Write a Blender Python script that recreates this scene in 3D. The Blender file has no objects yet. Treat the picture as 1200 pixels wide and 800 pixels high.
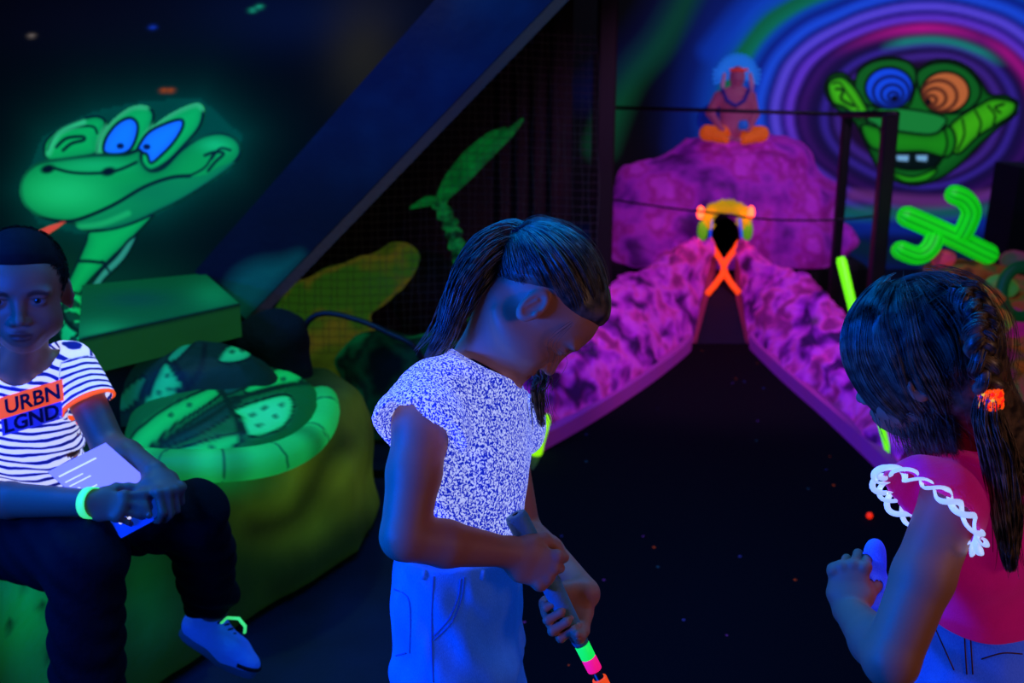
import bpy, math, random
import numpy as np
from mathutils import Vector, Matrix
from mathutils.bvhtree import BVHTree
random.seed(7); RNG = np.random.default_rng(7)
COL = bpy.context.scene.collection
PI = math.pi
# ------------------------------------------------------------------ camera model (1200x800)
FPX = 1250.0; PITCH = math.radians(15.2); CAMZ = 1.5
CS, SN = math.cos(PITCH), math.sin(PITCH)
def ray(px, py):
    x = (px-600)/FPX; y = (400-py)/FPX
    return np.array([x, CS + y*SN, -SN + y*CS])
def P(px, py, Y):
    """world point seen at pixel (px,py) that stands Y metres in front of the camera"""
    d = ray(px, py); return np.array([0, 0, CAMZ]) + d*(Y/d[1])
def G(px, py, z=0.0):
    d = ray(px, py); return np.array([0, 0, CAMZ]) + d*((z-CAMZ)/d[2])
def proj(X, Y, Z):
    """world -> photo pixel (arrays)"""
    dz = Z-CAMZ
    f = Y*CS - dz*SN; u = Y*SN + dz*CS
    return 600 + FPX*X/f, 400 - FPX*u/f
V = lambda *a: np.array(a, float)
def nrm(v): v = np.asarray(v, float); return v/np.linalg.norm(v)
IR, IU, IF = V(1, 0, 0), V(0, SN, CS), V(0, CS, -SN)     # image right / up / forward as world vectors
def img(r, u, f=0): return r*IR + u*IU + f*IF
# ------------------------------------------------------------------ colours and materials
def lin(c):
    c = np.asarray(c, float)/255
    return np.where(c <= 0.04045, c/12.92, ((c+0.055)/1.055)**2.4)
def rgba(c): return tuple(float(v) for v in lin(c)) + (1.0,)
def material(name):
    m = bpy.data.materials.new(name); m.use_nodes = True
    return m, m.node_tree, m.node_tree.nodes['Principled BSDF']
def mat(name, c, rough=0.6, glow=None, gs=0.0, noise=None, bump=None, spec=0.4, metal=0.0, sheen=0.0):
    """c colour 0..255; glow = fluorescent colour with strength gs; noise=(scale, colour2, contrast); bump=(scale, strength)"""
    m, nt, b = material(name); N, L = nt.nodes.new, nt.links.new
    b.inputs['Base Color'].default_value = rgba(c)
    b.inputs['Roughness'].default_value = rough; b.inputs['Metallic'].default_value = metal
    b.inputs['Specular IOR Level'].default_value = spec
    if sheen: b.inputs['Sheen Weight'].default_value = sheen
    tc = N('ShaderNodeTexCoord')
    if glow is not None:
        b.inputs['Emission Color'].default_value = rgba(glow); b.inputs['Emission Strength'].default_value = gs
    if noise:
        t = N('ShaderNodeTexNoise'); t.inputs['Scale'].default_value = noise[0]; t.inputs['Detail'].default_value = 5
        L(tc.outputs['Object'], t.inputs['Vector'])
        r = N('ShaderNodeValToRGB'); r.color_ramp.elements[0].position = 0.5-noise[2]; r.color_ramp.elements[1].position = 0.5+noise[2]
        r.color_ramp.elements[0].color = rgba(c); r.color_ramp.elements[1].color = rgba(noise[1])
        L(t.outputs['Fac'], r.inputs['Fac']); L(r.outputs['Color'], b.inputs['Base Color'])
        if glow is not None and glow == c: L(r.outputs['Color'], b.inputs['Emission Color'])
    if bump:
        t = N('ShaderNodeTexNoise'); t.inputs['Scale'].default_value = bump[0]; t.inputs['Detail'].default_value = 4
        L(tc.outputs['Object'], t.inputs['Vector'])
        bp = N('ShaderNodeBump'); bp.inputs['Strength'].default_value = bump[1]; bp.inputs['Distance'].default_value = 0.01
        L(t.outputs['Fac'], bp.inputs['Height']); L(bp.outputs['Normal'], b.inputs['Normal'])
    return m
def mat_attr(name, gs=0.0, rough=0.7, bump=None, spec=0.3, basek=1.0):
    """colour from the 'paint' colour attribute: used both as pigment and as its fluorescence"""
    m, nt, b = material(name); N, L = nt.nodes.new, nt.links.new
    a = N('ShaderNodeAttribute'); a.attribute_name = 'paint'
    b.inputs['Roughness'].default_value = rough; b.inputs['Specular IOR Level'].default_value = spec
    L(a.outputs['Color'], b.inputs['Base Color'])
    if gs: L(a.outputs['Color'], b.inputs['Emission Color']); b.inputs['Emission Strength'].default_value = gs
    if bump:
        tc = N('ShaderNodeTexCoord'); t = N('ShaderNodeTexNoise'); t.inputs['Scale'].default_value = bump[0]; t.inputs['Detail'].default_value = 4
        L(tc.outputs['Object'], t.inputs['Vector'])
        bp = N('ShaderNodeBump'); bp.inputs['Strength'].default_value = bump[1]; bp.inputs['Distance'].default_value = 0.01
        L(t.outputs['Fac'], bp.inputs['Height']); L(bp.outputs['Normal'], b.inputs['Normal'])
    return m
# ------------------------------------------------------------------ objects
def tag(o, label=None, cat=None, group=None, kind=None):
    if label: o['label'] = label
    if cat: o['category'] = cat
    if group: o['group'] = group
    if kind: o['kind'] = kind
    return o
def empty(name, loc, label=None, cat=None, group=None):
    o = bpy.data.objects.new(name, None); COL.objects.link(o); o.location = Vector([float(v) for v in loc]); o.empty_display_size = 0.1
    return tag(o, label, cat, group)
def add(name, verts, faces, m, parent=None, smooth=True, col=None, attr=None, mats=None, fm=None, label=None):
    """one mesh object from world coordinates; the parent's place is taken out so parts keep their place"""
    me = bpy.data.meshes.new(name)
    verts = np.asarray(verts, np.float64)
    if isinstance(faces, np.ndarray):
        nf, k = faces.shape
        me.vertices.add(len(verts)); me.vertices.foreach_set('co', verts.ravel().astype(np.float32))
        me.loops.add(nf*k); me.loops.foreach_set('vertex_index', faces.ravel().astype(np.int32))
        me.polygons.add(nf); me.polygons.foreach_set('loop_start', np.arange(0, nf*k, k, dtype=np.int32))
        me.polygons.foreach_set('loop_total', np.full(nf, k, np.int32)); me.update(calc_edges=True)
    else:
        me.from_pydata([tuple(v) for v in verts], [], faces)
    for mm in (mats or [m]): me.materials.append(mm)
    if fm is not None: me.polygons.foreach_set('material_index', np.asarray(fm, np.int32))
    me.polygons.foreach_set('use_smooth', np.full(len(me.polygons), smooth))
    if col is not None:
        a = me.color_attributes.new('paint', 'FLOAT_COLOR', 'POINT')
        c = np.ones((len(verts), 4), np.float32); c[:, :3] = col; a.data.foreach_set('color', c.ravel())
    if attr:
        for k_, v_ in attr.items():
            a = me.attributes.new(k_, 'FLOAT', 'POINT'); a.data.foreach_set('value', np.asarray(v_, np.float32))
    me.validate()
    o = bpy.data.objects.new(name, me); COL.objects.link(o)
    if parent is not None:
        o.parent = parent
        w = Vector((0, 0, 0)); q = parent
        while q is not None: w = w + q.location; q = q.parent
        off = np.array(w); me.transform(Matrix.Translation(-w))
    else:   # origin at the base centre of the mesh
        lo, hi = verts.min(0), verts.max(0); c = Vector(((lo[0]+hi[0])/2, (lo[1]+hi[1])/2, lo[2]))
        me.transform(Matrix.Translation(-c)); o.location = c
    if label: o['label'] = label
    return o
class MB:
    """collects shapes for one mesh"""
    def __init__(s): s.v = []; s.f = []
    def raw(s, v, f):
        n = len(s.v); s.v += [tuple(map(float, q)) for q in v]; s.f += [tuple(i+n for i in q) for q in f]; return s
    def box(s, c, size, R=None, bev=0.0):
        c = np.asarray(c, float); h = np.asarray(size, float)/2; R = np.eye(3) if R is None else R
        b = min(bev, *(h*0.9)) if bev else 0
        if not b:
            v = [c + R@(h*np.array(k)) for k in ((-1,-1,-1),(1,-1,-1),(1,1,-1),(-1,1,-1),(-1,-1,1),(1,-1,1),(1,1,1),(-1,1,1))]
            return s.raw(v, [(0,3,2,1),(4,5,6,7),(0,1,5,4),(1,2,6,5),(2,3,7,6),(3,0,4,7)])
        v = []
        for zz, ins in ((-h[2], b), (-h[2]+b, 0), (h[2]-b, 0), (h[2], b)):
            x, y = h[0]-ins, h[1]-ins; q = b
            for k in ((-x, -y+q), (-x+q, -y), (x-q, -y), (x, -y+q), (x, y-q), (x-q, y), (-x+q, y), (-x, y-q)):
                v.append(c + R@np.array([k[0], k[1], zz]))
        f = [tuple(range(7, -1, -1)), tuple(range(24, 32))]
        for r in range(3):
            for i in range(8): f.append((r*8+i, r*8+(i+1) % 8, r*8+8+(i+1) % 8, r*8+8+i))
        return s.raw(v, f)
    def tube(s, pts, r, n=8, cap=True, flat=1.0, up=None):
        pts = [np.asarray(p, float) for p in pts]; m = len(pts)
        rr = [r]*m if np.isscalar(r) else list(r)
        t0 = nrm(pts[1]-pts[0]); ref = np.array([0, 0, 1.0]) if up is None else nrm(up)
        if abs(t0@ref) > 0.95: ref = np.array([0, 1.0, 0])
        u = nrm(np.cross(t0, ref)); v = []
        for i in range(m):
            t = nrm(pts[min(i+1, m-1)]-pts[max(i-1, 0)]); u = nrm(u - t*(u@t)); w = np.cross(t, u)
            for k in range(n):
                a = 2*PI*k/n; v.append(pts[i] + rr[i]*(math.cos(a)*u + math.sin(a)*w*flat))
        f = [(i*n+k, i*n+(k+1) % n, (i+1)*n+(k+1) % n, (i+1)*n+k) for i in range(m-1) for k in range(n)]
        if cap: f += [tuple(range(n-1, -1, -1)), tuple(range((m-1)*n, m*n))]
        return s.raw(v, f)
    def ball(s, c, r, n=12, R=None):
        c = np.asarray(c, float); r = np.ones(3)*r if np.isscalar(r) else np.asarray(r, float); R = np.eye(3) if R is None else R
        v = [c + R@(r*[0, 0, 1])]
        m = n//2
        for i in range(1, m):
            th = PI*i/m
            for k in range(n):
                a = 2*PI*k/n; v.append(c + R@(r*np.array([math.sin(th)*math.cos(a), math.sin(th)*math.sin(a), math.cos(th)])))
        v.append(c - R@(r*[0, 0, 1])); e = len(v)-1
        f = [(0, 1+k, 1+(k+1) % n) for k in range(n)]
        for i in range(m-2):
            for k in range(n): f.append((1+i*n+k, 1+(i+1)*n+k, 1+(i+1)*n+(k+1) % n, 1+i*n+(k+1) % n))
        f += [(e, 1+(m-2)*n+(k+1) % n, 1+(m-2)*n+k) for k in range(n)]
        return s.raw(v, f)
    def prism(s, poly, d):
        """polygon of 3D points pushed along d"""
        poly = [np.asarray(p, float) for p in poly]; n = len(poly); d = np.asarray(d, float)
        return s.raw(poly + [p+d for p in poly], [tuple(range(n-1, -1, -1)), tuple(range(n, 2*n))] + [(i, (i+1) % n, n+(i+1) % n, n+i) for i in range(n)])
    def build(s, name, m, parent=None, smooth=False, label=None):
        return add(name, s.v, s.f, m, parent, smooth, label=label)
def frame(z, x=None):
    """rotation matrix with local z along z"""
    z = nrm(z); x = np.array([1.0, 0, 0]) if x is None else np.asarray(x, float)
    if abs(nrm(x)@z) > 0.98: x = np.array([0, 1.0, 0])
    x = nrm(x - z*(x@z)); return np.stack([x, np.cross(z, x), z], 1)
def smooth_path(pts, n=6, closed=False):
    pts = np.asarray(pts, float); m = len(pts); out = []
    for i in range(m if closed else m-1):
        g = (lambda j: pts[j % m]) if closed else (lambda j: pts[min(max(j, 0), m-1)])
        p0, p1, p2, p3 = g(i-1), g(i), g(i+1), g(i+2)
        for k in range(n):
            t = k/n; out.append(0.5*((2*p1)+(p2-p0)*t+(2*p0-5*p1+4*p2-p3)*t*t+(3*p1-p0-3*p2+p3)*t**3))
    if not closed: out.append(pts[-1])
    return np.array(out)
# ------------------------------------------------------------------ numpy value noise
_TAB = RNG.random((64, 64, 64)).astype(np.float32)*2-1
def vnoise(X, Y, Z):
    xi, yi, zi = np.floor(X).astype(int), np.floor(Y).astype(int), np.floor(Z).astype(int)
    fx, fy, fz = X-xi, Y-yi, Z-zi
    s = lambda t: t*t*(3-2*t)
    fx, fy, fz = s(fx), s(fy), s(fz); out = 0
    for a in (0, 1):
        for b in (0, 1):
            for c in (0, 1):
                w = (fx if a else 1-fx)*(fy if b else 1-fy)*(fz if c else 1-fz)
                out = out + w*_TAB[(xi+a) & 63, (yi+b) & 63, (zi+c) & 63]
    return out
def fbm(X, Y, Z, o=4):
    r, a = 0, 1.0
    for i in range(o): r = r + a*vnoise(X+i*7.3, Y+i*3.1, Z+i*5.7); X, Y, Z, a = X*2.03, Y*2.03, Z*2.03, a*0.5
    return r
# ------------------------------------------------------------------ signed distance fields -> one continuous mesh
class Field:
    def __init__(s, axes): s.ax = [np.asarray(a, np.float32) for a in axes]; s.F = np.full([len(a) for a in axes], 1.0, np.float32)
    def like(s, F=None):
        o = Field.__new__(Field); o.ax = s.ax; o.F = np.full(s.F.shape, 1.0, np.float32) if F is None else F.copy(); return o
    def region(s, lo, hi):
        sl = tuple(slice(max(int(np.searchsorted(a, lo[i]))-1, 0), min(int(np.searchsorted(a, hi[i]))+1, len(a))) for i, a in enumerate(s.ax))
        X = s.ax[0][sl[0]][:, None, None]; Y = s.ax[1][sl[1]][None, :, None]; Z = s.ax[2][sl[2]][None, None, :]
        return sl, X, Y, Z
    def grid(s): return s.ax[0][:, None, None], s.ax[1][None, :, None], s.ax[2][None, None, :]
    def put(s, fn, lo, hi, k, cut=False):
        m = k+0.03; sl, X, Y, Z = s.region(np.asarray(lo)-m, np.asarray(hi)+m)
        d = fn(X, Y, Z).astype(np.float32); A = s.F[sl]
        if cut: d = -d; h = np.maximum(k-np.abs(A-d), 0)/k if k > 0 else 0; s.F[sl] = np.maximum(A, d)+h*h*k/4
        else: h = np.maximum(k-np.abs(A-d), 0)/k if k > 0 else 0; s.F[sl] = np.minimum(A, d)-h*h*k/4
        return s
    def cone(s, a, b, ra, rb, k=0.01, cut=False):
        a, b = np.asarray(a, float), np.asarray(b, float); ba = b-a; L2 = ba@ba+1e-12; r = max(ra, rb)
        def fn(X, Y, Z):
            x, y, z = X-a[0], Y-a[1], Z-a[2]; h = np.clip((x*ba[0]+y*ba[1]+z*ba[2])/L2, 0, 1)
            return np.sqrt((x-ba[0]*h)**2+(y-ba[1]*h)**2+(z-ba[2]*h)**2)-(ra+(rb-ra)*h)
        return s.put(fn, np.minimum(a, b)-r, np.maximum(a, b)+r, k, cut)
    def chain(s, pts, rs, k=0.01):
        for i in range(len(pts)-1): s.cone(pts[i], pts[i+1], rs[i], rs[i+1], k)
        return s
    def ell(s, c, r, R=None, k=0.01, cut=False):
        c = np.asarray(c, float); r = np.asarray(r, float); R = np.eye(3) if R is None else R; e = np.abs(R)@r
        def fn(X, Y, Z):
            x, y, z = X-c[0], Y-c[1], Z-c[2]; q = [(x*R[0, i]+y*R[1, i]+z*R[2, i])/r[i] for i in range(3)]
            k0 = np.sqrt(q[0]**2+q[1]**2+q[2]**2); k1 = np.sqrt((q[0]/r[0])**2+(q[1]/r[1])**2+(q[2]/r[2])**2)+1e-6
            return k0*(k0-1)/k1
        return s.put(fn, c-e, c+e, k, cut)
    def eseg(s, a, b, ra, rb, side, k=0.02, cut=False):
        """segment with elliptic section: ra=(half width along side, half depth)"""
        a, b = np.asarray(a, float), np.asarray(b, float); ba = b-a; L2 = ba@ba; t = nrm(ba)
        side = nrm(np.asarray(side, float)-t*(np.asarray(side, float)@t)); dp = np.cross(t, side); r = max(*ra, *rb)
        def fn(X, Y, Z):
            x, y, z = X-a[0], Y-a[1], Z-a[2]; al = x*t[0]+y*t[1]+z*t[2]; h = np.clip(al/math.sqrt(L2), 0, 1)
            o = al-h*math.sqrt(L2); w = ra[0]+(rb[0]-ra[0])*h; d = ra[1]+(rb[1]-ra[1])*h; mn = np.minimum(w, d)
            q = np.sqrt(((x*side[0]+y*side[1]+z*side[2])/w)**2+((x*dp[0]+y*dp[1]+z*dp[2])/d)**2+(o/mn)**2)
            return (q-1)*mn
        return s.put(fn, np.minimum(a, b)-r, np.maximum(a, b)+r, k, cut)
    def mesh(s, smooth=1):
        F = s.F; S = F < 0; nx, ny, nz = F.shape
        c = np.zeros((nx-1, ny-1, nz-1), np.int8)
        for a in (0, 1):
            for b in (0, 1):
                for d in (0, 1): c += S[a:nx-1+a, b:ny-1+b, d:nz-1+d]
        I = np.argwhere((c > 0) & (c < 8)); del c
        idx = np.full((nx-1, ny-1, nz-1), -1, np.int32); idx[I[:, 0], I[:, 1], I[:, 2]] = np.arange(len(I))
        pos = np.zeros((len(I), 3)); cnt = np.zeros(len(I))
        for ax in range(3):
            o1, o2 = [q for q in range(3) if q != ax]
            for u in (0, 1):
                for w in (0, 1):
                    A = I.copy(); A[:, o1] += u; A[:, o2] += w; B = A.copy(); B[:, ax] += 1
                    fa = F[A[:, 0], A[:, 1], A[:, 2]]; fb = F[B[:, 0], B[:, 1], B[:, 2]]
                    m = (fa < 0) != (fb < 0); t = np.where(m, fa/(fa-fb+1e-12), 0)
                    p = np.stack([s.ax[q][A[:, q]].astype(float) for q in range(3)], 1)
                    p[:, ax] += t*(s.ax[ax][B[:, ax]]-s.ax[ax][A[:, ax]])
                    pos += p*m[:, None]; cnt += m
        pos /= cnt[:, None]; faces = []
        for ax in range(3):
            o1, o2 = [(1, 2), (2, 0), (0, 1)][ax]
            sl = [slice(None)]*3; sl2 = [slice(None)]*3; sl[ax] = slice(0, -1); sl2[ax] = slice(1, None)
            D = S[tuple(sl)] != S[tuple(sl2)]; E = np.argwhere(D)
            E = E[(E[:, o1] > 0) & (E[:, o2] > 0) & (E[:, o1] < F.shape[o1]-1) & (E[:, o2] < F.shape[o2]-1)]
            q = []
            for u, w in ((1, 1), (0, 1), (0, 0), (1, 0)):
                C = E.copy(); C[:, o1] -= u; C[:, o2] -= w; q.append(idx[C[:, 0], C[:, 1], C[:, 2]])
            q = np.stack(q, 1); ins = S[E[:, 0], E[:, 1], E[:, 2]]
            q[~ins] = q[~ins][:, ::-1]; faces.append(q)
        faces = np.concatenate(faces); faces = faces[(faces >= 0).all(1)]
        for _ in range(smooth):
            acc = np.zeros_like(pos); n = np.zeros(len(pos))
            for i in range(4):
                a, b = faces[:, i], faces[:, (i+1) % 4]
                for x, y in ((a, b), (b, a)):
                    n += np.bincount(x, minlength=len(pos))
                    for q in range(3): acc[:, q] += np.bincount(x, pos[y, q], len(pos))
            pos = pos*0.5+0.5*acc/np.maximum(n, 1)[:, None]
        return pos, faces
def main_pieces(v, f, share=0.02):
    """drop stray slivers: keep only the connected pieces larger than a share of the mesh"""
    lab = np.arange(len(v))
    for _ in range(400):
        m = lab[f].min(1); new = lab.copy()
        for i in range(4): np.minimum.at(new, f[:, i], m)
        new = new[new]
        if (new == lab).all(): break
        lab = new
    cnt = np.bincount(lab, minlength=len(v)); f = f[cnt[lab[f[:, 0]]] > share*len(v)]; u, inv = np.unique(f, return_inverse=True); return v[u], inv.reshape(-1, 4)
def smax(a, b, k=0.004):
    h = np.maximum(k-np.abs(a-b), 0)/k; return np.maximum(a, b)+h*h*k/4
def smin(a, b, k=0.01):
    h = np.maximum(k-np.abs(a-b), 0)/k; return np.minimum(a, b)-h*h*k/4
def axis(spans):
    """[(lo, hi, step), ...] touching spans"""
    out = []
    for lo, hi, h in spans: out.append(np.linspace(lo, hi, max(2, int(round((hi-lo)/h))+1))[:-1])
    return np.concatenate(out+[[spans[-1][1]]])
def axfine(lo, hi, fine, hf=0.0019, hc=0.0042):
    """coarse steps, fine inside the given intervals"""
    ev = sorted(set([lo, hi]+[min(max(v, lo), hi) for f in fine for v in f])); sp = []
    for a, b in zip(ev[:-1], ev[1:]):
        if b-a < 1e-4: continue
        m = (a+b)/2; sp.append((a, b, hf if any(f[0] <= m <= f[1] for f in fine) else hc))
    return axis(sp)
# ------------------------------------------------------------------ anatomy
class Head:
    def __init__(s, c, f, u, k=1.0):
        s.c = np.asarray(c, float); s.f = nrm(f); s.u = nrm(np.asarray(u, float)-s.f*(np.asarray(u, float)@s.f)); s.r = np.cross(s.f, s.u); s.k = k
        s.R = np.stack([s.r, s.f, s.u], 1)
    def p(s, x, y, z): return s.c + s.R@(np.array([x, y, z])*s.k)
    def loc(s, W): return (np.asarray(W)-s.c)@s.R/s.k
    def build(s, F, mouth=1.0):
        k, R, p = s.k, s.R, s.p
        E = lambda c, r, kk, cut=False: F.ell(p(*c), np.array(r)*k, R, kk*k, cut)
        E((0, -0.012, 0.030), (0.071, 0.090, 0.076), 0.01)
        E((0, 0.030, -0.022), (0.057, 0.056, 0.070), 0.03)
        E((0, 0.050, 0.030), (0.052, 0.034, 0.040), 0.03)
        E((0, 0.042, -0.078), (0.030, 0.030, 0.022), 0.03)
        for x in (-1, 1):
            E((x*0.036, 0.046, -0.038), (0.024, 0.026, 0.024), 0.025)
            E((x*0.047, 0.005, -0.056), (0.014, 0.034, 0.016), 0.03)
            E((x*0.030, 0.078, 0.014), (0.022, 0.012, 0.007), 0.012)
        E((0, 0.074, -0.062), (0.026, 0.012, 0.018), 0.018)
        for x in (-1, 1): E((x*0.031, 0.096, -0.002), (0.019, 0.018, 0.012), 0.014, True)
        F.cone(p(0, 0.080, 0.004), p(0, 0.094, -0.030), 0.006*k, 0.0085*k, 0.010*k)
        E((0, 0.097, -0.034), (0.0085, 0.0085, 0.0075), 0.006)
        for x in (-1, 1):
            E((x*0.0115, 0.088, -0.037), (0.0065, 0.009, 0.006), 0.006)
            E((x*0.006, 0.093, -0.0425), (0.0032, 0.005, 0.003), 0.002, True)
        # lids round the eyeball opening
        for x in (-1, 1):
            E((x*0.031, 0.0725, -0.001), (0.0150, 0.0130, 0.0125), 0.004)
            E((x*0.031, 0.0860, -0.0015), (0.0118, 0.0060, 0.0042), 0.002, True)
        # lips
        E((0, 0.0845, -0.0570), (0.0175*mouth, 0.0075, 0.0048), 0.005); E((0, 0.0830, -0.0665), (0.0150*mouth, 0.0080, 0.0056), 0.005)
        E((0, 0.0930, -0.0612), (0.020*mouth, 0.0085, 0.0010), 0.002, True)
        # ears
        for x in (-1, 1):
            Re = R@rotm(np.array([0, 0, 1.0]), x*-0.35)@rotm(np.array([1.0, 0, 0]), 0.15)
            ce = p(x*0.076, -0.006, -0.008)
            F.ell(ce, np.array([0.0065, 0.018, 0.029])*k, Re, 0.008*k)
            F.ell(p(x*0.071, -0.004, -0.010), np.array([0.010, 0.012, 0.020])*k, Re, 0.008*k)
            F.ell(ce+Re@(np.array([x*0.0065, 0.002, 0.002])*k), np.array([0.0062, 0.0125, 0.0215])*k, Re, 0.0015*k, True)
            F.cone(ce+Re@(np.array([x*0.002, -0.002, 0.010])*k), ce+Re@(np.array([x*0.002, -0.006, -0.008])*k), 0.0026*k, 0.0026*k, 0.003*k)
            F.ell(ce+Re@(np.array([x*0.003, 0.013, -0.004])*k), np.array([0.003, 0.004, 0.005])*k, Re, 0.003*k)
    def eyes(s, parent, look, m_white, m_iris, m_pupil, m_glint=None):
        for x in (-1, 1):
            c = s.p(x*0.031, 0.0725, -0.001); d = nrm(look)
            e = MB().ball(c, 0.0118*s.k, 20, frame(d)).build('eye', m_white, parent, True)
            Fd = frame(d); r = 0.0118*s.k
            def cap(r0, ang, lift):
                b = MB(); v = [c+Fd@np.array([0, 0, r0+lift])]; n = 20
                for i in range(1, 5):
                    th = ang*i/4
                    for q in range(n): a = 2*PI*q/n; v.append(c+Fd@(np.array([math.sin(th)*math.cos(a), math.sin(th)*math.sin(a), math.cos(th)])*(r0+lift)))
                f = [(0, 1+q, 1+(q+1) % n) for q in range(n)]+[(1+i*n+q, 1+(i+1)*n+q, 1+(i+1)*n+(q+1) % n, 1+i*n+(q+1) % n) for i in range(3) for q in range(n)]
                return b.raw(v, f)
            cap(r, 0.50, 0.0003).build('iris', m_iris, e, True); cap(r, 0.22, 0.0006).build('pupil', m_pupil, e, True)
def rotm(ax, a):
    ax = nrm(ax); K = np.array([[0, -ax[2], ax[1]], [ax[2], 0, -ax[0]], [-ax[1], ax[0], 0]])
    return np.eye(3)+math.sin(a)*K+(1-math.cos(a))*K@K
def hand(F, W, f, n, t, s=0.8, curl=(60, 85, 55), thumb=None, spread=0.0, curls=None):
    """W wrist, f finger direction, n direction the palm faces, t thumb side; lengths of an adult hand times s.
    returns the nails' places"""
    f = nrm(f); n = nrm(n-f*(n@f)); t = nrm(t-f*(t@f)-n*(t@n)); q = 0.007*s/0.8
    at = lambda a, b, c: W+(f*a+t*b+n*c)*s
    R = np.stack([t, f, n], 1)
    F.eseg(at(0.0, 0, 0), at(0.030, 0, 0), (0.026*s, 0.018*s), (0.034*s, 0.015*s), t, 0.012)
    F.eseg(at(0.030, 0, 0), at(0.082, 0.000, 0), (0.034*s, 0.015*s), (0.039*s, 0.0125*s), t, 0.012)
    F.ell(at(0.034, 0.024, 0.010), np.array([0.016, 0.027, 0.014])*s, R, 0.010)
    F.ell(at(0.034, -0.024, 0.006), np.array([0.012, 0.028, 0.012])*s, R, 0.010)
    nails = []
    base = [(0.090, 0.0300, (0.044, 0.026, 0.021)), (0.094, 0.0100, (0.049, 0.030, 0.022)), (0.090, -0.0100, (0.045, 0.028, 0.022)), (0.081, -0.0285, (0.036, 0.021, 0.020))]
    rad = [(0.0098, 0.0088, 0.0080, 0.0066), (0.0100, 0.0090, 0.0082, 0.0068), (0.0096, 0.0086, 0.0078, 0.0064), (0.0086, 0.0076, 0.0068, 0.0056)]
    for i, (a, b, L) in enumerate(base):
        p = at(a-0.008, b, 0.0); cu = curls[i] if curls else curl; ang = 0
        d0 = nrm(f+t*spread*(1.5-i)*0.5); pts = [p]
        for j in range(3):
            ang += math.radians(cu[j]); d = d0*math.cos(ang)+n*math.sin(ang); pts.append(pts[-1]+d*L[j]*s)
        rr = [v*s for v in rad[i]]
        F.cone(pts[0], pts[1], rr[0], rr[1], 0.004); F.cone(pts[1], pts[2], rr[1], rr[2], 0.003); F.cone(pts[2], pts[3], rr[2], rr[3], 0.003)
        F.ell(pts[0]-n*0.002*s, np.ones(3)*rr[0]*1.12, None, 0.006)
        back = -(-d0*math.sin(ang)+n*math.cos(ang)); nails.append((pts[3]-d*0.006*s+back*rr[3]*0.9, d, back))
    th = thumb or [(0.030, 0.030, 0.010), (0.052, 0.050, 0.022), (0.078, 0.056, 0.034), (0.098, 0.052, 0.042)]
    tp = [at(*q_) for q_ in th]
    F.chain(tp, [0.0135*s, 0.0115*s, 0.0100*s, 0.0075*s], 0.007)
    d = nrm(tp[3]-tp[2]); back = nrm(np.cross(d, np.cross(t-n*0.8, d))); nails.append((tp[3]-d*0.004*s+back*0.007*s, d, back))
    return nails
def strands(paths, r, n=3):
    """paths: (S, M, 3) arrays of hair strands -> verts, faces of thin tapering tubes"""
    P_ = np.asarray(paths, float); S, M, _ = P_.shape
    T = np.gradient(P_, axis=1); T /= np.linalg.norm(T, axis=2, keepdims=True)+1e-9
    ref = np.array([0.31, 0.52, 0.79]); U = np.cross(T, ref); U /= np.linalg.norm(U, axis=2, keepdims=True)+1e-9; W = np.cross(T, U)
    tt = np.linspace(0, 1, M); prof = np.minimum(1, (1-tt)*5+0.15)*np.minimum(1, tt*8+0.5)
    r = np.broadcast_to(np.asarray(r, float), (S,))
    v = []
    for k in range(n):
        a = 2*PI*k/n; v.append(P_+(r[:, None]*prof[None, :])[:, :, None]*(math.cos(a)*U+math.sin(a)*W))
    v = np.stack(v, 2).reshape(-1, 3)                      # index = (s*M+m)*n+k
    s_, m_, k_ = np.meshgrid(np.arange(S), np.arange(M-1), np.arange(n), indexing='ij'); k2 = (k_+1) % n
    f = np.stack([(s_*M+m_)*n+k_, (s_*M+m_)*n+k2, (s_*M+m_+1)*n+k2, (s_*M+m_+1)*n+k_], -1).reshape(-1, 4)
    return v, f
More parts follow.
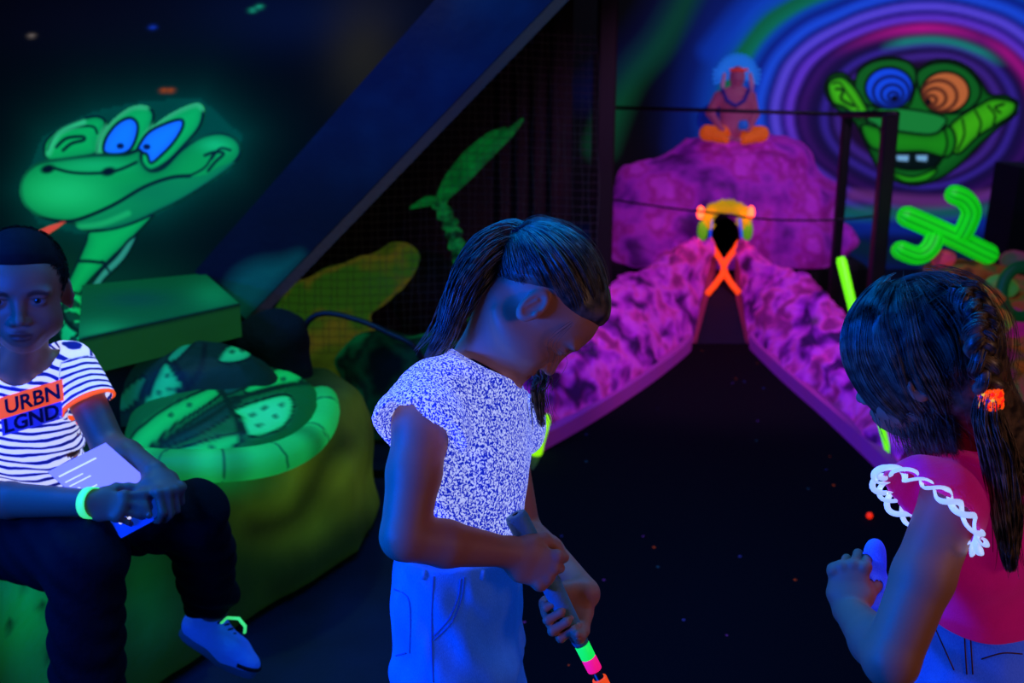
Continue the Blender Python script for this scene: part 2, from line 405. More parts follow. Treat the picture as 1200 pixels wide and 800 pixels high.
# ------------------------------------------------------------------ 2D painter working on arrays of photo-plane coordinates
class Paint:
    def __init__(s, X, Y, base):
        s.X, s.Y = X, Y; s.c = np.tile(lin(base), (len(X), 1)); s.m = np.zeros(len(X), bool); s.layer = np.zeros(len(X), np.int32)
    def dist(s, pts, closed=True):
        pts = np.asarray(pts, float); d = np.full(len(s.X), 1e9); n = len(pts)
        for i in range(n if closed else n-1):
            a, b = pts[i], pts[(i+1) % n]; ba = b-a; h = np.clip(((s.X-a[0])*ba[0]+(s.Y-a[1])*ba[1])/(ba@ba+1e-9), 0, 1)
            d = np.minimum(d, (s.X-a[0]-ba[0]*h)**2+(s.Y-a[1]-ba[1]*h)**2)
        return np.sqrt(d)
    def inside(s, pts):
        pts = np.asarray(pts, float); r = np.zeros(len(s.X), bool); n = len(pts)
        for i in range(n):
            a, b = pts[i], pts[(i+1) % n]
            if a[1] == b[1]: continue
            c = ((a[1] > s.Y) != (b[1] > s.Y)) & (s.X < (b[0]-a[0])*(s.Y-a[1])/(b[1]-a[1])+a[0]); r ^= c
        return r
    def mix(s, col, w): w = np.clip(w, 0, 1)[:, None]; s.c = s.c*(1-w)+lin(col)*w
    def fill(s, pts, col, soft=1.0, edge=None, ew=3, mask=True, layer=None, sm=True, shade=None):
        """shade=(colour, width): airbrushed border inside the outline"""
        q = smooth_path(pts, 5, True) if sm else np.asarray(pts, float)
        d = s.dist(q); i = s.inside(q); sd = np.where(i, -d, d)
        s.mix(col, 0.5-sd/(2*soft))
        if shade: s.mix(shade[0], np.where(i, np.exp(-d/shade[1])*0.85, 0))
        if edge is not None: s.mix(edge, 1-np.clip((d-ew*0.5)/1.2, 0, 1))
        if mask: s.m |= sd < (ew*0.6 if edge is not None else 0)
        if layer is not None: s.layer[i] = layer
        return s
    def line(s, pts, col, w=3, soft=1.5, sm=True, a=1.0):
        q = smooth_path(pts, 5) if sm else np.asarray(pts, float); d = s.dist(q, False)
        s.mix(col, a*(1-np.clip((d-w*0.5)/soft, 0, 1))); return s
    def glow(s, c, r, col, a=1.0):
        d = np.sqrt(((s.X-c[0])/r[0])**2+((s.Y-c[1])/r[1])**2); s.mix(col, a*np.exp(-d*d*2)); return s
def plane_grid(o, u, v, nu, nv):
    """grid of points o + a*u + b*v, a,b in 0..1 -> verts, faces"""
    a, b = np.meshgrid(np.linspace(0, 1, nu), np.linspace(0, 1, nv), indexing='ij')
    W = np.asarray(o)+a.reshape(-1, 1)*np.asarray(u)+b.reshape(-1, 1)*np.asarray(v)
    i, j = np.meshgrid(np.arange(nu-1), np.arange(nv-1), indexing='ij')
    f = np.stack([i*nv+j, (i+1)*nv+j, (i+1)*nv+j+1, i*nv+j+1], -1).reshape(-1, 4)
    return W, f
def sub(W, f, sel):
    """keep the faces whose vertices are all in sel"""
    k = sel[f].all(1); f = f[k]; u, inv = np.unique(f, return_inverse=True); return u, inv.reshape(-1, 4)
# ================================================================== PEOPLE
def skin_mat(name, c, ss=0.0, gs=0.0):
    m, nt, b = material(name); N, L = nt.nodes.new, nt.links.new
    b.inputs['Roughness'].default_value = 0.5; b.inputs['Specular IOR Level'].default_value = 0.35
    a = N('ShaderNodeAttribute'); a.attribute_name = 'paint'
    mx = N('ShaderNodeMix'); mx.data_type = 'RGBA'; mx.blend_type = 'MULTIPLY'; mx.inputs['Factor'].default_value = 1
    mx.inputs['B'].default_value = rgba(c); L(a.outputs['Color'], mx.inputs['A']); L(mx.outputs['Result'], b.inputs['Base Color'])
    b.inputs['Subsurface Weight'].default_value = ss; b.inputs['Subsurface Scale'].default_value = 0.01
    tc = N('ShaderNodeTexCoord'); t = N('ShaderNodeTexNoise'); t.inputs['Scale'].default_value = 260; L(tc.outputs['Object'], t.inputs['Vector'])
    bp = N('ShaderNodeBump'); bp.inputs['Strength'].default_value = 0.08; bp.inputs['Distance'].default_value = 0.002; L(t.outputs['Fac'], bp.inputs['Height']); L(bp.outputs['Normal'], b.inputs['Normal'])
    return m
def hair_mat(name, c, c2):
    m, nt, b = material(name); N, L = nt.nodes.new, nt.links.new
    tc = N('ShaderNodeTexCoord'); t = N('ShaderNodeTexNoise'); t.inputs['Scale'].default_value = 60; L(tc.outputs['Object'], t.inputs['Vector'])
    r = N('ShaderNodeValToRGB'); r.color_ramp.elements[0].position = 0.35; r.color_ramp.elements[1].position = 0.68
    r.color_ramp.elements[0].color = rgba(c); r.color_ramp.elements[1].color = rgba(c2); L(t.outputs['Fac'], r.inputs['Fac']); L(r.outputs['Color'], b.inputs['Base Color'])
    b.inputs['Roughness'].default_value = 0.38; b.inputs['Specular IOR Level'].default_value = 0.6
    return m
M_eye = mat('eye_white', (200, 200, 205), 0.25); M_iris = mat('iris_brown', (60, 38, 25), 0.3); M_pupil = mat('pupil_black', (4, 4, 5), 0.15)
def head_paint(H, W, c0=(1.0, 1.0, 1.0), lip=(0.80, 0.50, 0.50), brow=(0.22, 0.17, 0.15), bt=1.0):
    """natural skin marks: lips, eyebrows"""
    q = H.loc(W); col = np.tile(np.array(c0, float), (len(W), 1))
    def mix(c, w): col[:] = col*(1-w[:, None])+np.array(c)*w[:, None]
    fr = q[:, 1] > 0.05
    d = np.sqrt((q[:, 0]/0.019)**2+((q[:, 2]+0.0617)/0.0100)**2); mix(lip, np.clip((1.12-d)*4, 0, 1)*fr)
    ax = np.abs(q[:, 0]); arch = 0.0155-22*(ax-0.030)**2
    d = np.abs(q[:, 2]-arch)/(0.0036*bt); w = np.clip((1.2-d)*2, 0, 1)*np.clip((0.052-ax)*200, 0, 1)*np.clip((ax-0.012)*200, 0, 1)*fr
    mix(brow, w*0.8)
    d = np.sqrt(((ax-0.031)/0.0150)**2+((q[:, 2]-0.0028)/0.0018)**2); mix((0.18, 0.13, 0.12), np.clip((1.3-d)*2, 0, 1)*(q[:, 1] > 0.06)*0.7)
    return col
def ell_surf(H, c, r, D, off):
    """points on a head-local ellipsoid in unit directions D, lifted by off"""
    return np.asarray(H.c)+((np.asarray(c)+D*(np.asarray(r)+off[..., None]))*H.k)@H.R.T
def slerp(a, b, t):
    om = np.arccos(np.clip((a*b).sum(-1), -1, 1))[:, None, None]; t = t[None, :, None]
    return (np.sin((1-t)*om)*a[:, None, :]+np.sin(t*om)*b[:, None, :])/(np.sin(om)+1e-6)
def unit(a): return a/np.linalg.norm(a, axis=-1, keepdims=True)
def bundle(path, r0, n, rad, seed=0, wob=0.15, stray=0.0, flat=1.0, side=None):
    """strands that follow one path; r0 = bundle radius along it"""
    g = np.random.default_rng(seed); path = smooth_path(path, 6); M = len(path); r0 = np.interp(np.linspace(0, 1, M), np.linspace(0, 1, len(r0)), r0)
    T = unit(np.gradient(path, axis=0)); ref = nrm(side) if side is not None else nrm([0.2, 0.9, 0.3])
    U = unit(ref-T*(T@ref)[:, None]); W = np.cross(T, U)
    a = g.uniform(0, 2*PI, n); q = np.sqrt(g.uniform(0.1, 1, n)); out = []
    ph = g.uniform(0, 6.28, (n, 3)); tt = np.linspace(0, 1, M)
    for i in range(n):
        k = q[i]*r0*(1+wob*np.sin(tt*7+ph[i, 0])); aa = a[i]+0.5*np.sin(tt*3+ph[i, 1])*wob*3
        s = g.random() < stray; e = (0.02*tt**2 if s else 0)
        out.append(path+(k*np.cos(aa)+e*math.cos(ph[i, 2]))[:, None]*U+(k*np.sin(aa)*flat+e*math.sin(ph[i, 2]))[:, None]*W)
    return np.array(out)
def join(*vf):
    vs, fs, n = [], [], 0
    for v, f in vf: vs.append(v); fs.append(f+n); n += len(v)
    return np.concatenate(vs), np.concatenate(fs)
def put_nails(nails, s, m, body):
    for p, d, bk in nails:
        R = np.stack([np.cross(d, bk), d, bk], 1); MB().ball(p, (0.0052*s, 0.0065*s, 0.0014*s), 8, R).build('fingernail', m, body, True)
def shoe(parent, ankle, toe, up, s, m_up, m_sole, m_lace, m_sock=None):
    """sneaker: upper, sole, laces; toe = direction, s = length"""
    f = nrm(toe); u = nrm(np.asarray(up, float)-f*(np.asarray(up, float)@f)); r = np.cross(f, u); R = np.stack([r, f, u], 1)
    at = lambda x, y, z: np.asarray(ankle)+R@(np.array([x, y, z])*s)
    lo, hi = np.min([at(x, y, z) for x in (-.3, .3) for y in (-.4, .95) for z in (-.5, .3)], 0), np.max([at(x, y, z) for x in (-.3, .3) for y in (-.4, .95) for z in (-.5, .3)], 0)
    F = Field([axis([(lo[i], hi[i], 0.0028)]) for i in range(3)])
    F.eseg(at(0, -0.16, -0.22), at(0, 0.35, -0.24), (0.155*s, 0.12*s), (0.175*s, 0.10*s), r, 0.02); F.ell(at(0, 0.52, -0.25), np.array([0.185, 0.25, 0.115])*s, R, 0.03)
    F.eseg(at(0, -0.08, -0.16), at(0, -0.06, -0.03), (0.135*s, 0.18*s), (0.128*s, 0.175*s), r, 0.03)
    F.eseg(at(0, 0.02, -0.10), at(0, 0.40, -0.20), (0.10*s, 0.10*s), (0.13*s, 0.08*s), r, 0.04)
    F.ell(at(0, -0.04, 0.10), np.array([0.10, 0.145, 0.15])*s, R, 0.004, True)
    v, fc = F.mesh(1); up_o = add('shoe', v, fc, m_up, parent)
    b = MB(); pr = []
    for k in range(28):
        a = 2*PI*k/28; y = math.cos(a); w = 0.165+0.035*math.exp(-((y-0.45)/0.35)**2)-0.02*(abs(y+0.2) < .3)
        pr.append((math.sin(a)*w*abs(math.sin(a))**-0.25 if abs(math.sin(a)) > .02 else 0, 0.235+y*0.535))
    lev = [(-0.40, 0.93), (-0.385, 0.99), (-0.33, 1.0), (-0.285, 0.97)]
    vs = [at(x*q, 0.235+(y-0.235)*q, z+0.05*max(0, y-.5)**1.5) for z, q in lev for x, y in pr]; n = 28
    b.raw(vs, [tuple(range(n-1, -1, -1)), tuple(range(3*n, 4*n))]+[(i*n+k, i*n+(k+1) % n, (i+1)*n+(k+1) % n, (i+1)*n+k) for i in range(3) for k in range(n)])
    b.build('sole', m_sole, up_o, True)
    b = MB()
    for i in range(5):
        y = 0.12+0.065*i; z = 0.0-0.024*i
        b.tube([at(-0.10, y, z-0.055), at(-0.05, y+0.012, z+0.005), at(0, y+0.02, z+0.018), at(0.05, y+0.012, z+0.005), at(0.10, y, z-0.055)], 0.016*s, 6)
    b.tube([at(0, 0.12, 0.0), at(-0.06, 0.16, 0.04), at(-0.12, 0.16, 0.0)], 0.013*s, 6); b.tube([at(0, 0.12, 0.0), at(0.07, 0.17, 0.04), at(0.13, 0.15, 0.0)], 0.013*s, 6)
    b.build('laces', m_lace, up_o, True)
    MB().tube([at(0.118*math.cos(a), -0.05+0.165*math.sin(a), 0.03+0.035*math.sin(a)**2-0.03*max(0, math.sin(a))) for a in np.linspace(0, 2*PI, 25)], 0.024*s, 8, cap=False).build('collar', m_lace, up_o, True)
    MB().tube([at(0.20*math.sin(a), 0.50+0.275*math.cos(a), -0.265) for a in np.linspace(-1.2, 1.2, 17)], 0.022*s, 8).build('toe_guard', m_lace, up_o, True)
    if m_sock: MB().tube([at(0, -0.04, -0.02), at(0, -0.05, 0.16), at(0, -0.06, 0.30)], [0.115*s, 0.125*s, 0.13*s], 16).build('sock', m_sock, parent, True)
    return at
def denim(name, c, c2, glow, gs):
    m = mat(name, c, 0.85, glow, gs, spec=0.2); nt = m.node_tree; b = nt.nodes['Principled BSDF']; N, L = nt.nodes.new, nt.links.new
    tc = N('ShaderNodeTexCoord'); mp = N('ShaderNodeMapping'); mp.inputs['Scale'].default_value = (900, 900, 250); L(tc.outputs['Object'], mp.inputs['Vector'])
    t = N('ShaderNodeTexNoise'); t.inputs['Scale'].default_value = 1; t.inputs['Detail'].default_value = 2; L(mp.outputs['Vector'], t.inputs['Vector'])
    t2 = N('ShaderNodeTexNoise'); t2.inputs['Scale'].default_value = 9; L(tc.outputs['Object'], t2.inputs['Vector'])
    ad = N('ShaderNodeMath'); ad.operation = 'ADD'; L(t.outputs['Fac'], ad.inputs[0]); L(t2.outputs['Fac'], ad.inputs[1])
    r = N('ShaderNodeMapRange'); r.inputs['From Min'].default_value = 0.75; r.inputs['From Max'].default_value = 1.25; L(ad.outputs[0], r.inputs['Value'])
    mx = N('ShaderNodeMix'); mx.data_type = 'RGBA'; mx.inputs['A'].default_value = rgba(c); mx.inputs['B'].default_value = rgba(c2); L(r.outputs['Result'], mx.inputs['Factor']); L(mx.outputs['Result'], b.inputs['Base Color'])
    bp = N('ShaderNodeBump'); bp.inputs['Strength'].default_value = 0.25; bp.inputs['Distance'].default_value = 0.001; L(t.outputs['Fac'], bp.inputs['Height']); L(bp.outputs['Normal'], b.inputs['Normal'])
    return m
def sock_shoes(root, feet, s, mats):
    for a, t in feet: shoe(root, a, t, (0, 0, 1), s, *mats)

# ------------------------------------------------------------------ the girl in the middle, head bowed over her club
def girl_middle():
    root = empty('person', (-0.09, 1.52, 0), 'ponytailed girl in speckled white top and pale jeans, head bowed, gripping a putter', 'person')
    Hd = Head(P(628, 356, 1.52), img(0.50, -0.84, 0.10), img(0.84, 0.50, 0.0), 0.97)
    side = nrm([-0.12, -1, 0])                                     # towards her right hand, nearest the camera
    neck = P(566, 424, 1.52); sh = P(556, 474, 1.52); rib = P(549, 535, 1.52); wst = P(538, 652, 1.51); pel = P(538, 738, 1.51)
    SR, ER = P(494, 494, 1.405), P(474, 628, 1.33); SL, EL = P(588, 505, 1.635), P(612, 622, 1.66)
    ctop, cend = P(604, 603, 1.425), P(706, 802, 1.395); cd = nrm(cend-ctop)
    c1 = P(634, 662, 1.42); c1 = ctop+cd*((c1-ctop)@cd); c2 = P(664, 721, 1.405); c2 = ctop+cd*((c2-ctop)@cd)
    s = 0.80
    # right hand, back of the hand to the camera, closing over the grip; left hand from behind
    f1, n1 = nrm(img(0.86, -0.44, 0.10)), nrm(img(0, -0.1, 1)); t1 = nrm(img(0.44, 0.86, 0))
    W1 = c1-f1*0.066*s-n1*(0.027)
    n2 = nrm(img(0.25, 0.15, -1)); f2 = nrm(img(-0.80, -0.50, 0.0)); f2 = nrm(f2-n2*(n2@f2)); t2 = nrm(img(0.50, -0.85, 0)); t2 = nrm(t2-f2*(f2@t2)-n2*(n2@t2))
    W2 = c2-f2*0.060*s-n2*0.026-cd*0.004
    kL, kR = P(548, 700, 1.6), None
    hipR, hipL = pel+side*0.062, pel-side*0.062
    ax = lambda i, fine: axfine(lo[i], hi[i], fine)
    lo, hi = V(-0.36, 1.24, -0.01), V(0.24, 1.80, 1.34)
    F = Field([axfine(lo[0], hi[0], [(-0.06, 0.20)]), axfine(lo[1], hi[1], [(1.34, 1.64)], 0.0021), axfine(lo[2], hi[2], [(1.06, 1.34), (0.62, 0.86)])])
    F.eseg(pel-V(0, 0, 0.02), wst, (0.122, 0.088), (0.100, 0.074), side, 0.04)
    F.eseg(wst, rib, (0.100, 0.074), (0.108, 0.078), side, 0.03); F.eseg(rib, sh, (0.108, 0.078), (0.095, 0.060), side, 0.03)
    F.cone(SR, SL, 0.036, 0.036, 0.04); F.cone(sh, neck, 0.055, 0.042, 0.04)
    F.cone(neck, Hd.p(0, -0.028, -0.035), 0.040, 0.043, 0.02)
    F.cone(neck+img(0.03, -0.01), Hd.p(0, 0.020, -0.070), 0.032, 0.025, 0.03)
    kn = lambda h, dx: V(h[0]+dx, h[1], 0.355); an = lambda h, dx: V(h[0]+dx-0.01, h[1], 0.065)
    for h, dx in ((hipR, 0.0), (hipL, 0.035)):
        F.chain([h-V(0, 0, 0.04), kn(h, dx), kn(h, dx)-V(0.008, 0, 0.12), an(h, dx)], [0.072, 0.047, 0.046, 0.030], 0.02)
        F.eseg(an(h, dx)+V(-0.03, 0, -0.025), an(h, dx)+V(0.10, 0, -0.035), (0.026, 0.026), (0.030, 0.018), side, 0.01)
    FT = F.like(F.F)
    A = F.like(); A.chain([SR, ER*0.45+SR*0.55, ER], [0.038, 0.037, 0.033], 0.012); A.chain([ER, ER*0.62+W1*0.38+V(0, 0, -.002), W1], [0.033, 0.0325, 0.0205], 0.008)
    nails = hand(A, W1, f1, n1, t1, s, thumb=[(0.025, 0.030, 0.010), (0.050, 0.046, 0.020), (0.076, 0.044, 0.026), (0.100, 0.034, 0.030)], curls=[(62, 70, 40), (66, 78, 50), (70, 82, 55), (74, 84, 55)])
    B = F.like(); B.chain([SL, EL], [0.036, 0.031], 0.012); B.chain([EL, EL*0.6+W2*0.4, W2], [0.031, 0.030, 0.0205], 0.008)
    nails += hand(B, W2, f2, n2, t2, s, thumb=[(0.025, 0.030, 0.012), (0.050, 0.048, 0.026), (0.066, 0.048, 0.048), (0.070, 0.036, 0.066)], curls=[(74, 92, 55), (72, 94, 58), (70, 92, 58), (68, 88, 55)])
    F.F = smin(F.F, A.F, 0.02); F.F = smin(F.F, B.F, 0.02)
    X, Y, Z = F.grid()
    Hf = F.like(); Hd.build(Hf); F.F = smin(F.F, Hf.F, 0.016)
    v, f = F.mesh(1)
    skin = skin_mat('skin_fair', (200, 128, 100))
    body = add('body', v, f, skin, root, col=head_paint(Hd, v, brow=(0.72, 0.66, 0.62)))
    put_nails(nails, 0.8, mat('nail', (215, 150, 130), 0.3), body)
    Hd.eyes(root, nrm(Hd.f*0.8-Hd.u*0.5), M_eye, M_iris, M_pupil)
    # ---- top: body shape with loose flutter sleeves
    S = F.like(FT.F-0.0065); hemR = P(540, 632, 1.51)
    ft = nrm([1, -0.12, 0])
    S.eseg(wst+V(0.004, 0, 0.01), rib, (0.118, 0.094), (0.116, 0.086), side, 0.02); S.eseg(rib, sh+V(0, 0, 0.0), (0.116, 0.086), (0.104, 0.066), side, 0.02)
    T = F.like(); T.eseg(wst-V(0, 0, 0.02), sh+V(0, 0, 0.02), (0.135, 0.110), (0.13, 0.095), side, 0.0)
    T.cone(sh, neck, 0.10, 0.066, 0.01)
    S.F = smax(S.F, T.F, 0.004)
    hz = 0.790+0.035*(X-(-0.08))/0.1*0+0.012*np.sin(X*40+Y*18)-0.20*(X+0.0)*(X > 0.0)*0+0.13*np.maximum(-X-0.0, 0)
    S.F = smax(S.F, (hz-Z), 0.003)
    nk = P(570, 434, 1.52); nd = nrm(img(0.50, 0.86)); col_d = -((X-nk[0])*nd[0]+(Y-nk[1])*nd[1]+(Z-nk[2])*nd[2]-0.001)
    S.F = smax(S.F, -col_d, 0.003)
    Sl = F.like(); hol = F.like()
    for a, o in ((SR, side), (SL, -side)):
        nn = nrm(o*0.80+V(-0.05, 0, -0.55)); rc = a+nn*0.030+V(0.004, 0, 0.014); q = F.like(); q.cone(a-nn*0.05, rc, 0.046, 0.066, 0.0); q.cone(rc, rc+nn*0.02, 0.066, 0.070, 0.0)
        pl = (X-rc[0])*nn[0]+(Y-rc[1])*nn[1]+(Z-rc[2])*nn[2]-0.003-0.005*np.sin(X*120+Z*60); q.F = smax(q.F, pl.astype(np.float32), 0.003); Sl.F = np.minimum(Sl.F, q.F)
        hol.cone(a+nn*0.002, rc+nn*0.01, 0.045, 0.061, 0.0)
    Sl.F = smax(Sl.F, -hol.F, 0.003); S.F = smin(S.F, Sl.F, 0.012)
    sl2 = F.like(); sl2.cone(P(556, 436, 1.48), SR+V(0.006, 0, 0.012), 0.050, 0.036, 0.0); sl2.cone(P(566, 440, 1.56), SL+V(0.006, 0, 0.012), 0.050, 0.036, 0.0); sl2.F = smax(sl2.F, -col_d, 0.003); S.F = smin(S.F, sl2.F, 0.02)
    S.F = S.F+0.0022*np.sin((X*55+Z*22)+4*vnoise(X*9, Y*9, Z*9)).astype(np.float32)+0.003*vnoise(X*22, Y*22, Z*14).astype(np.float32)
    inner = np.minimum(np.minimum(A.F-0.002, B.F-0.002), FT.F-0.0015); inner2 = np.minimum(A.F-0.010, B.F-0.010)
    S.F = smax(S.F, -inner, 0.001)
    v, f = main_pieces(*S.mesh(2))
    m, nt, b = material('speckled_knit'); N, L = nt.nodes.new, nt.links.new
    tc = N('ShaderNodeTexCoord'); mp = N('ShaderNodeMapping'); mp.inputs['Scale'].default_value = (1, 1, 0.75); L(tc.outputs['Object'], mp.inputs['Vector'])
    t = N('ShaderNodeTexNoise'); t.inputs['Scale'].default_value = 380; t.inputs['Detail'].default_value = 1.0; t.inputs['Distortion'].default_value = 0.5; L(mp.outputs['Vector'], t.inputs['Vector'])
    r = N('ShaderNodeValToRGB'); r.color_ramp.elements[0].position = 0.45; r.color_ramp.elements[1].position = 0.57
    r.color_ramp.elements[0].color = rgba((8, 34, 190)); r.color_ramp.elements[1].color = rgba((176, 190, 255)); L(t.outputs['Fac'], r.inputs['Fac'])
    L(r.outputs['Color'], b.inputs['Base Color']); L(r.outputs['Color'], b.inputs['Emission Color']); b.inputs['Emission Strength'].default_value = 0.92; b.inputs['Roughness'].default_value = 0.9
    add('top', v, f, m, root)
    # collar binding
    # ---- jeans
    J = F.like(FT.F-0.0075); J.eseg(pel+V(0, 0, 0.0), wst+V(0, 0, 0.04), (0.136, 0.102), (0.116, 0.089), side, 0.02)
    for h, dx in ((hipR, 0.0), (hipL, 0.035)): J.chain([h-V(0, 0, 0.03), kn(h, dx), an(h, dx)], [0.088, 0.076, 0.072], 0.02)
    J.F = smax(J.F, Z-(wst[2]+0.036), 0.003); J.F = smax(J.F, 0.045-Z, 0.003)
    J.F = J.F+(0.007*vnoise(X*13, Y*13, Z*6)+0.004*fbm(X*30, Y*30, Z*9, 2)+0.0035*np.sin(Z*60+X*60+4*vnoise(X*8, Y*8, Z*8))).astype(np.float32)
    J.F = smax(J.F, -(FT.F-0.0015), 0.001)
    v, f = main_pieces(*J.mesh(1)); M_j = denim('pale_denim', (60, 110, 170), (95, 150, 205), (6, 80, 230), 0.24)
    jeans = add('jeans', v, f, M_j, root)
    # seams, pocket edges, waistband loops laid on the cloth
    bv = BVHTree.FromPolygons([tuple(q) for q in v], [tuple(map(int, q)) for q in f])
    def on(px, py, lift=0.001):
        d = Vector(ray(px, py)).normalized(); h = bv.ray_cast(Vector((0, 0, CAMZ)), d); return np.array(h[0])-np.array(d)*lift if h[0] else None
    M_seam = mat('denim_seam', (50, 80, 160), 0.8, (12, 60, 200), 0.25); sm = MB()
    for ln in ([(508, 675), (506, 720), (506, 760), (508, 799)], [(544, 676), (541, 700), (530, 728), (508, 750)], [(462, 690), (478, 700), (481, 730), (480, 765)], [(476, 765), (464, 768)], [(540, 678), (537, 700), (526, 725), (508, 745)]):
        pts = [on(*q) for q in smooth_path(ln, 5)]; pts = [q for q in pts if q is not None]
        if len(pts) > 2: sm.tube(pts, 0.0013, 5)
    sm.build('seam', M_seam, jeans, True)
    for px in (497, 566):
        a, b_ = on(px, 668, 0.002), on(px-1, 679, 0.003)
        if a is not None and b_ is not None: MB().tube([a, (a+b_)/2-ray(px, 674)*0.003, b_], 0.0035, 6, flat=0.5).build('belt_loop', M_j, jeans, True)
    # undershirt strap seen at the collar
    M_navy = mat('navy_cloth', (12, 14, 34), 0.8)
    ring = []
    for k in range(25):
        a = 2*PI*k/24; e1 = nrm(np.cross(nd, side)); e2 = np.cross(nd, e1); ring.append(nk+nd*0.003+e1*0.0490*math.cos(a)+e2*0.053*math.sin(a))
    MB().tube(ring, 0.0048, 8, cap=False).build('neckband', M_navy, root, True)
    # ---- hair
    M_h = hair_mat('hair_brown', (48, 40, 34), (122, 102, 84)); C0, R0 = (0, -0.012, 0.030), (0.071, 0.090, 0.076)
    K = F.like(); K.ell(Hd.p(*C0), np.array([0.0765, 0.0960, 0.0815])*Hd.k, Hd.R, 0.0); K.ell(Hd.p(0, 0.028, 0.045), np.array([0.060, 0.062, 0.058])*Hd.k, Hd.R, 0.02)
    Lx, Ly, Lz = [((X-Hd.c[0])*Hd.R[0, i]+(Y-Hd.c[1])*Hd.R[1, i]+(Z-Hd.c[2])*Hd.R[2, i])/Hd.k for i in range(3)]
    hl = np.interp(Ly, [-0.12, -0.06, -0.035, -0.012, 0.015, 0.045, 0.075, 0.1], [-0.050, -0.030, 0.000, 0.024, 0.028, 0.038, 0.062, 0.080]).astype(np.float32)
    K.F = smax(K.F+0.006*np.clip(1-(Lz-hl)/0.022, 0, 1), (hl-Lz)*0.7, 0.006)
    v, f = K.mesh(2); base = v, f
    g = np.random.default_rng(3); n = 1500; T0 = unit(np.array([0.0, -1.0, 0.05]))
    D = unit(g.normal(size=(n*3, 3))); q = C0+D*np.array(R0)
    ok = q[:, 2] > np.interp(q[:, 1], [-0.12, -0.06, -0.035, -0.012, 0.015, 0.045, 0.075, 0.1], [-0.050, -0.030, 0.000, 0.026, 0.030, 0.040, 0.064, 0.080])
    D = D[ok][:n]; n = len(D); M = 18; tt = np.linspace(0, 1, M)
    end = unit(T0+g.normal(size=(n, 3))*0.05); DD = unit(slerp(D, end, tt)); off = 0.0068+0.002*g.random((n, 1))+0.0022*np.sin(tt[None]*PI)*g.random((n, 1))+0.0*tt
    grp = np.floor(np.arctan2(D[:, 0], D[:, 2])*6)                 # lift alternate locks
    off = off+0.0016*((grp % 2)[:, None])*np.sin(tt[None]*PI)
    rim = np.clip((q[ok][:n, 2]-np.interp(q[ok][:n, 1], [-0.12, -0.06, -0.035, -0.012, 0.015, 0.045, 0.075, 0.1], [-0.050, -0.030, 0.000, 0.024, 0.028, 0.038, 0.062, 0.080]))/0.02, 0, 1)[:, None]
    off = off*(rim+(1-rim)*np.clip(0.25+tt[None]*4, 0, 1))
    s1 = ell_surf(Hd, C0, R0, DD, off)
    tie = Hd.p(0, -0.108, 0.034)
    tail = bundle([tie+img(0.014, -0.012), tie+img(-0.010, -0.006), P(575, 292, 1.52), P(552, 322, 1.50), P(536, 356, 1.49), P(520, 392, 1.48), P(500, 420, 1.485)], [0.012, 0.020, 0.028, 0.026, 0.020, 0.013, 0.004], 520, 0.0006, 5, 0.25, 0.06, 1.0)
    loose = bundle([Hd.p(0.072, 0.045, 0.030), Hd.p(0.076, 0.055, -0.01), P(654, 420, 1.45), P(643, 450, 1.46), P(640, 480, 1.47), P(646, 500, 1.475)], [0.004, 0.006, 0.010, 0.008, 0.005, 0.002], 6, 0.0005, 9, 0.5, 0.4)
    far = bundle([Hd.p(-0.078, 0.020, 0.020), Hd.p(-0.085, 0.030, -0.03), P(634, 436, 1.61), P(630, 462, 1.58), P(636, 500, 1.57)], [0.006, 0.010, 0.012, 0.010, 0.004], 90, 0.0006, 10, 0.4, 0.2)
    D2 = D[g.integers(0, n, 60)]; fly = ell_surf(Hd, C0, R0, unit(slerp(D2, end[:60], tt)), 0.012+0.010*np.sin(tt[None]*PI)*g.random((60, 1)))
    hv, hf = join(base, strands(s1, 0.00075), strands(tail, 0.0008), strands(far, 0.0006), strands(loose, 0.00028), strands(fly, 0.00028))
    add('hair', hv, hf, M_h, root)
    ring = [tie+Hd.R@(np.array([0.017*math.cos(a), 0.0, 0.017*math.sin(a)])) for a in np.linspace(0, 2*PI, 21)]
    MB().tube(ring, 0.0065, 8, cap=False).build('hair_tie', M_navy, root, True)
    sock_shoes(root, [(V(h[0]+dx-0.012, h[1], 0.085), (1, -0.1, 0)) for h, dx in ((hipR, 0.0), (hipL, 0.035))], 0.19, (mat('shoe_white', (170, 175, 190), 0.6, (60, 100, 255), 0.15), mat('shoe_sole', (150, 155, 170), 0.6), M_navy))
    # ---- putter, a thing of its own held in her hands
    L = (ctop[2]-0.02)/-cd[2]; put = empty('putter', ctop+cd*L-V(0, 0, 0.02), 'putter with blue-grey grip and green, pink and orange tape, held by the ponytailed girl', 'golf club')
    M_grip = mat('grip_rubber', (90, 150, 170), 0.55, bump=(300, 0.2)); M_shaft = mat('black_shaft', (10, 12, 14), 0.3)
    MB().tube([ctop-cd*0.001, ctop, ctop+cd*0.006, ctop+cd*0.11, ctop+cd*0.214, ctop+cd*0.222], [0.013, 0.0155, 0.0170, 0.0160, 0.0125, 0.0105], 20).build('grip', M_grip, put, True)
    MB().tube([ctop-cd*0.0005, ctop-cd*0.0022], [0.0045, 0.0045], 12).build('grip_cap', M_shaft, put, True)
    tp = ctop+cd*0.221
    for nm, c, a, b_ in (('tape_band', (20, 255, 90), 0.0, 0.023), ('tape_band', (255, 20, 130), 0.0235, 0.045), ('tape_band', (255, 75, 15), 0.059, 0.095)):
        MB().tube([tp+cd*a, tp+cd*(a+0.001), tp+cd*(b_-0.001), tp+cd*b_], [0.0108, 0.0114, 0.0112, 0.0106], 16).build(nm, mat('tape_%d' % (a*1e4), c, 0.5, c, 0.75), put, True, label={0.0: 'glowing green tape band', 0.0235: 'glowing pink tape band'}.get(a, 'glowing orange tape band'))
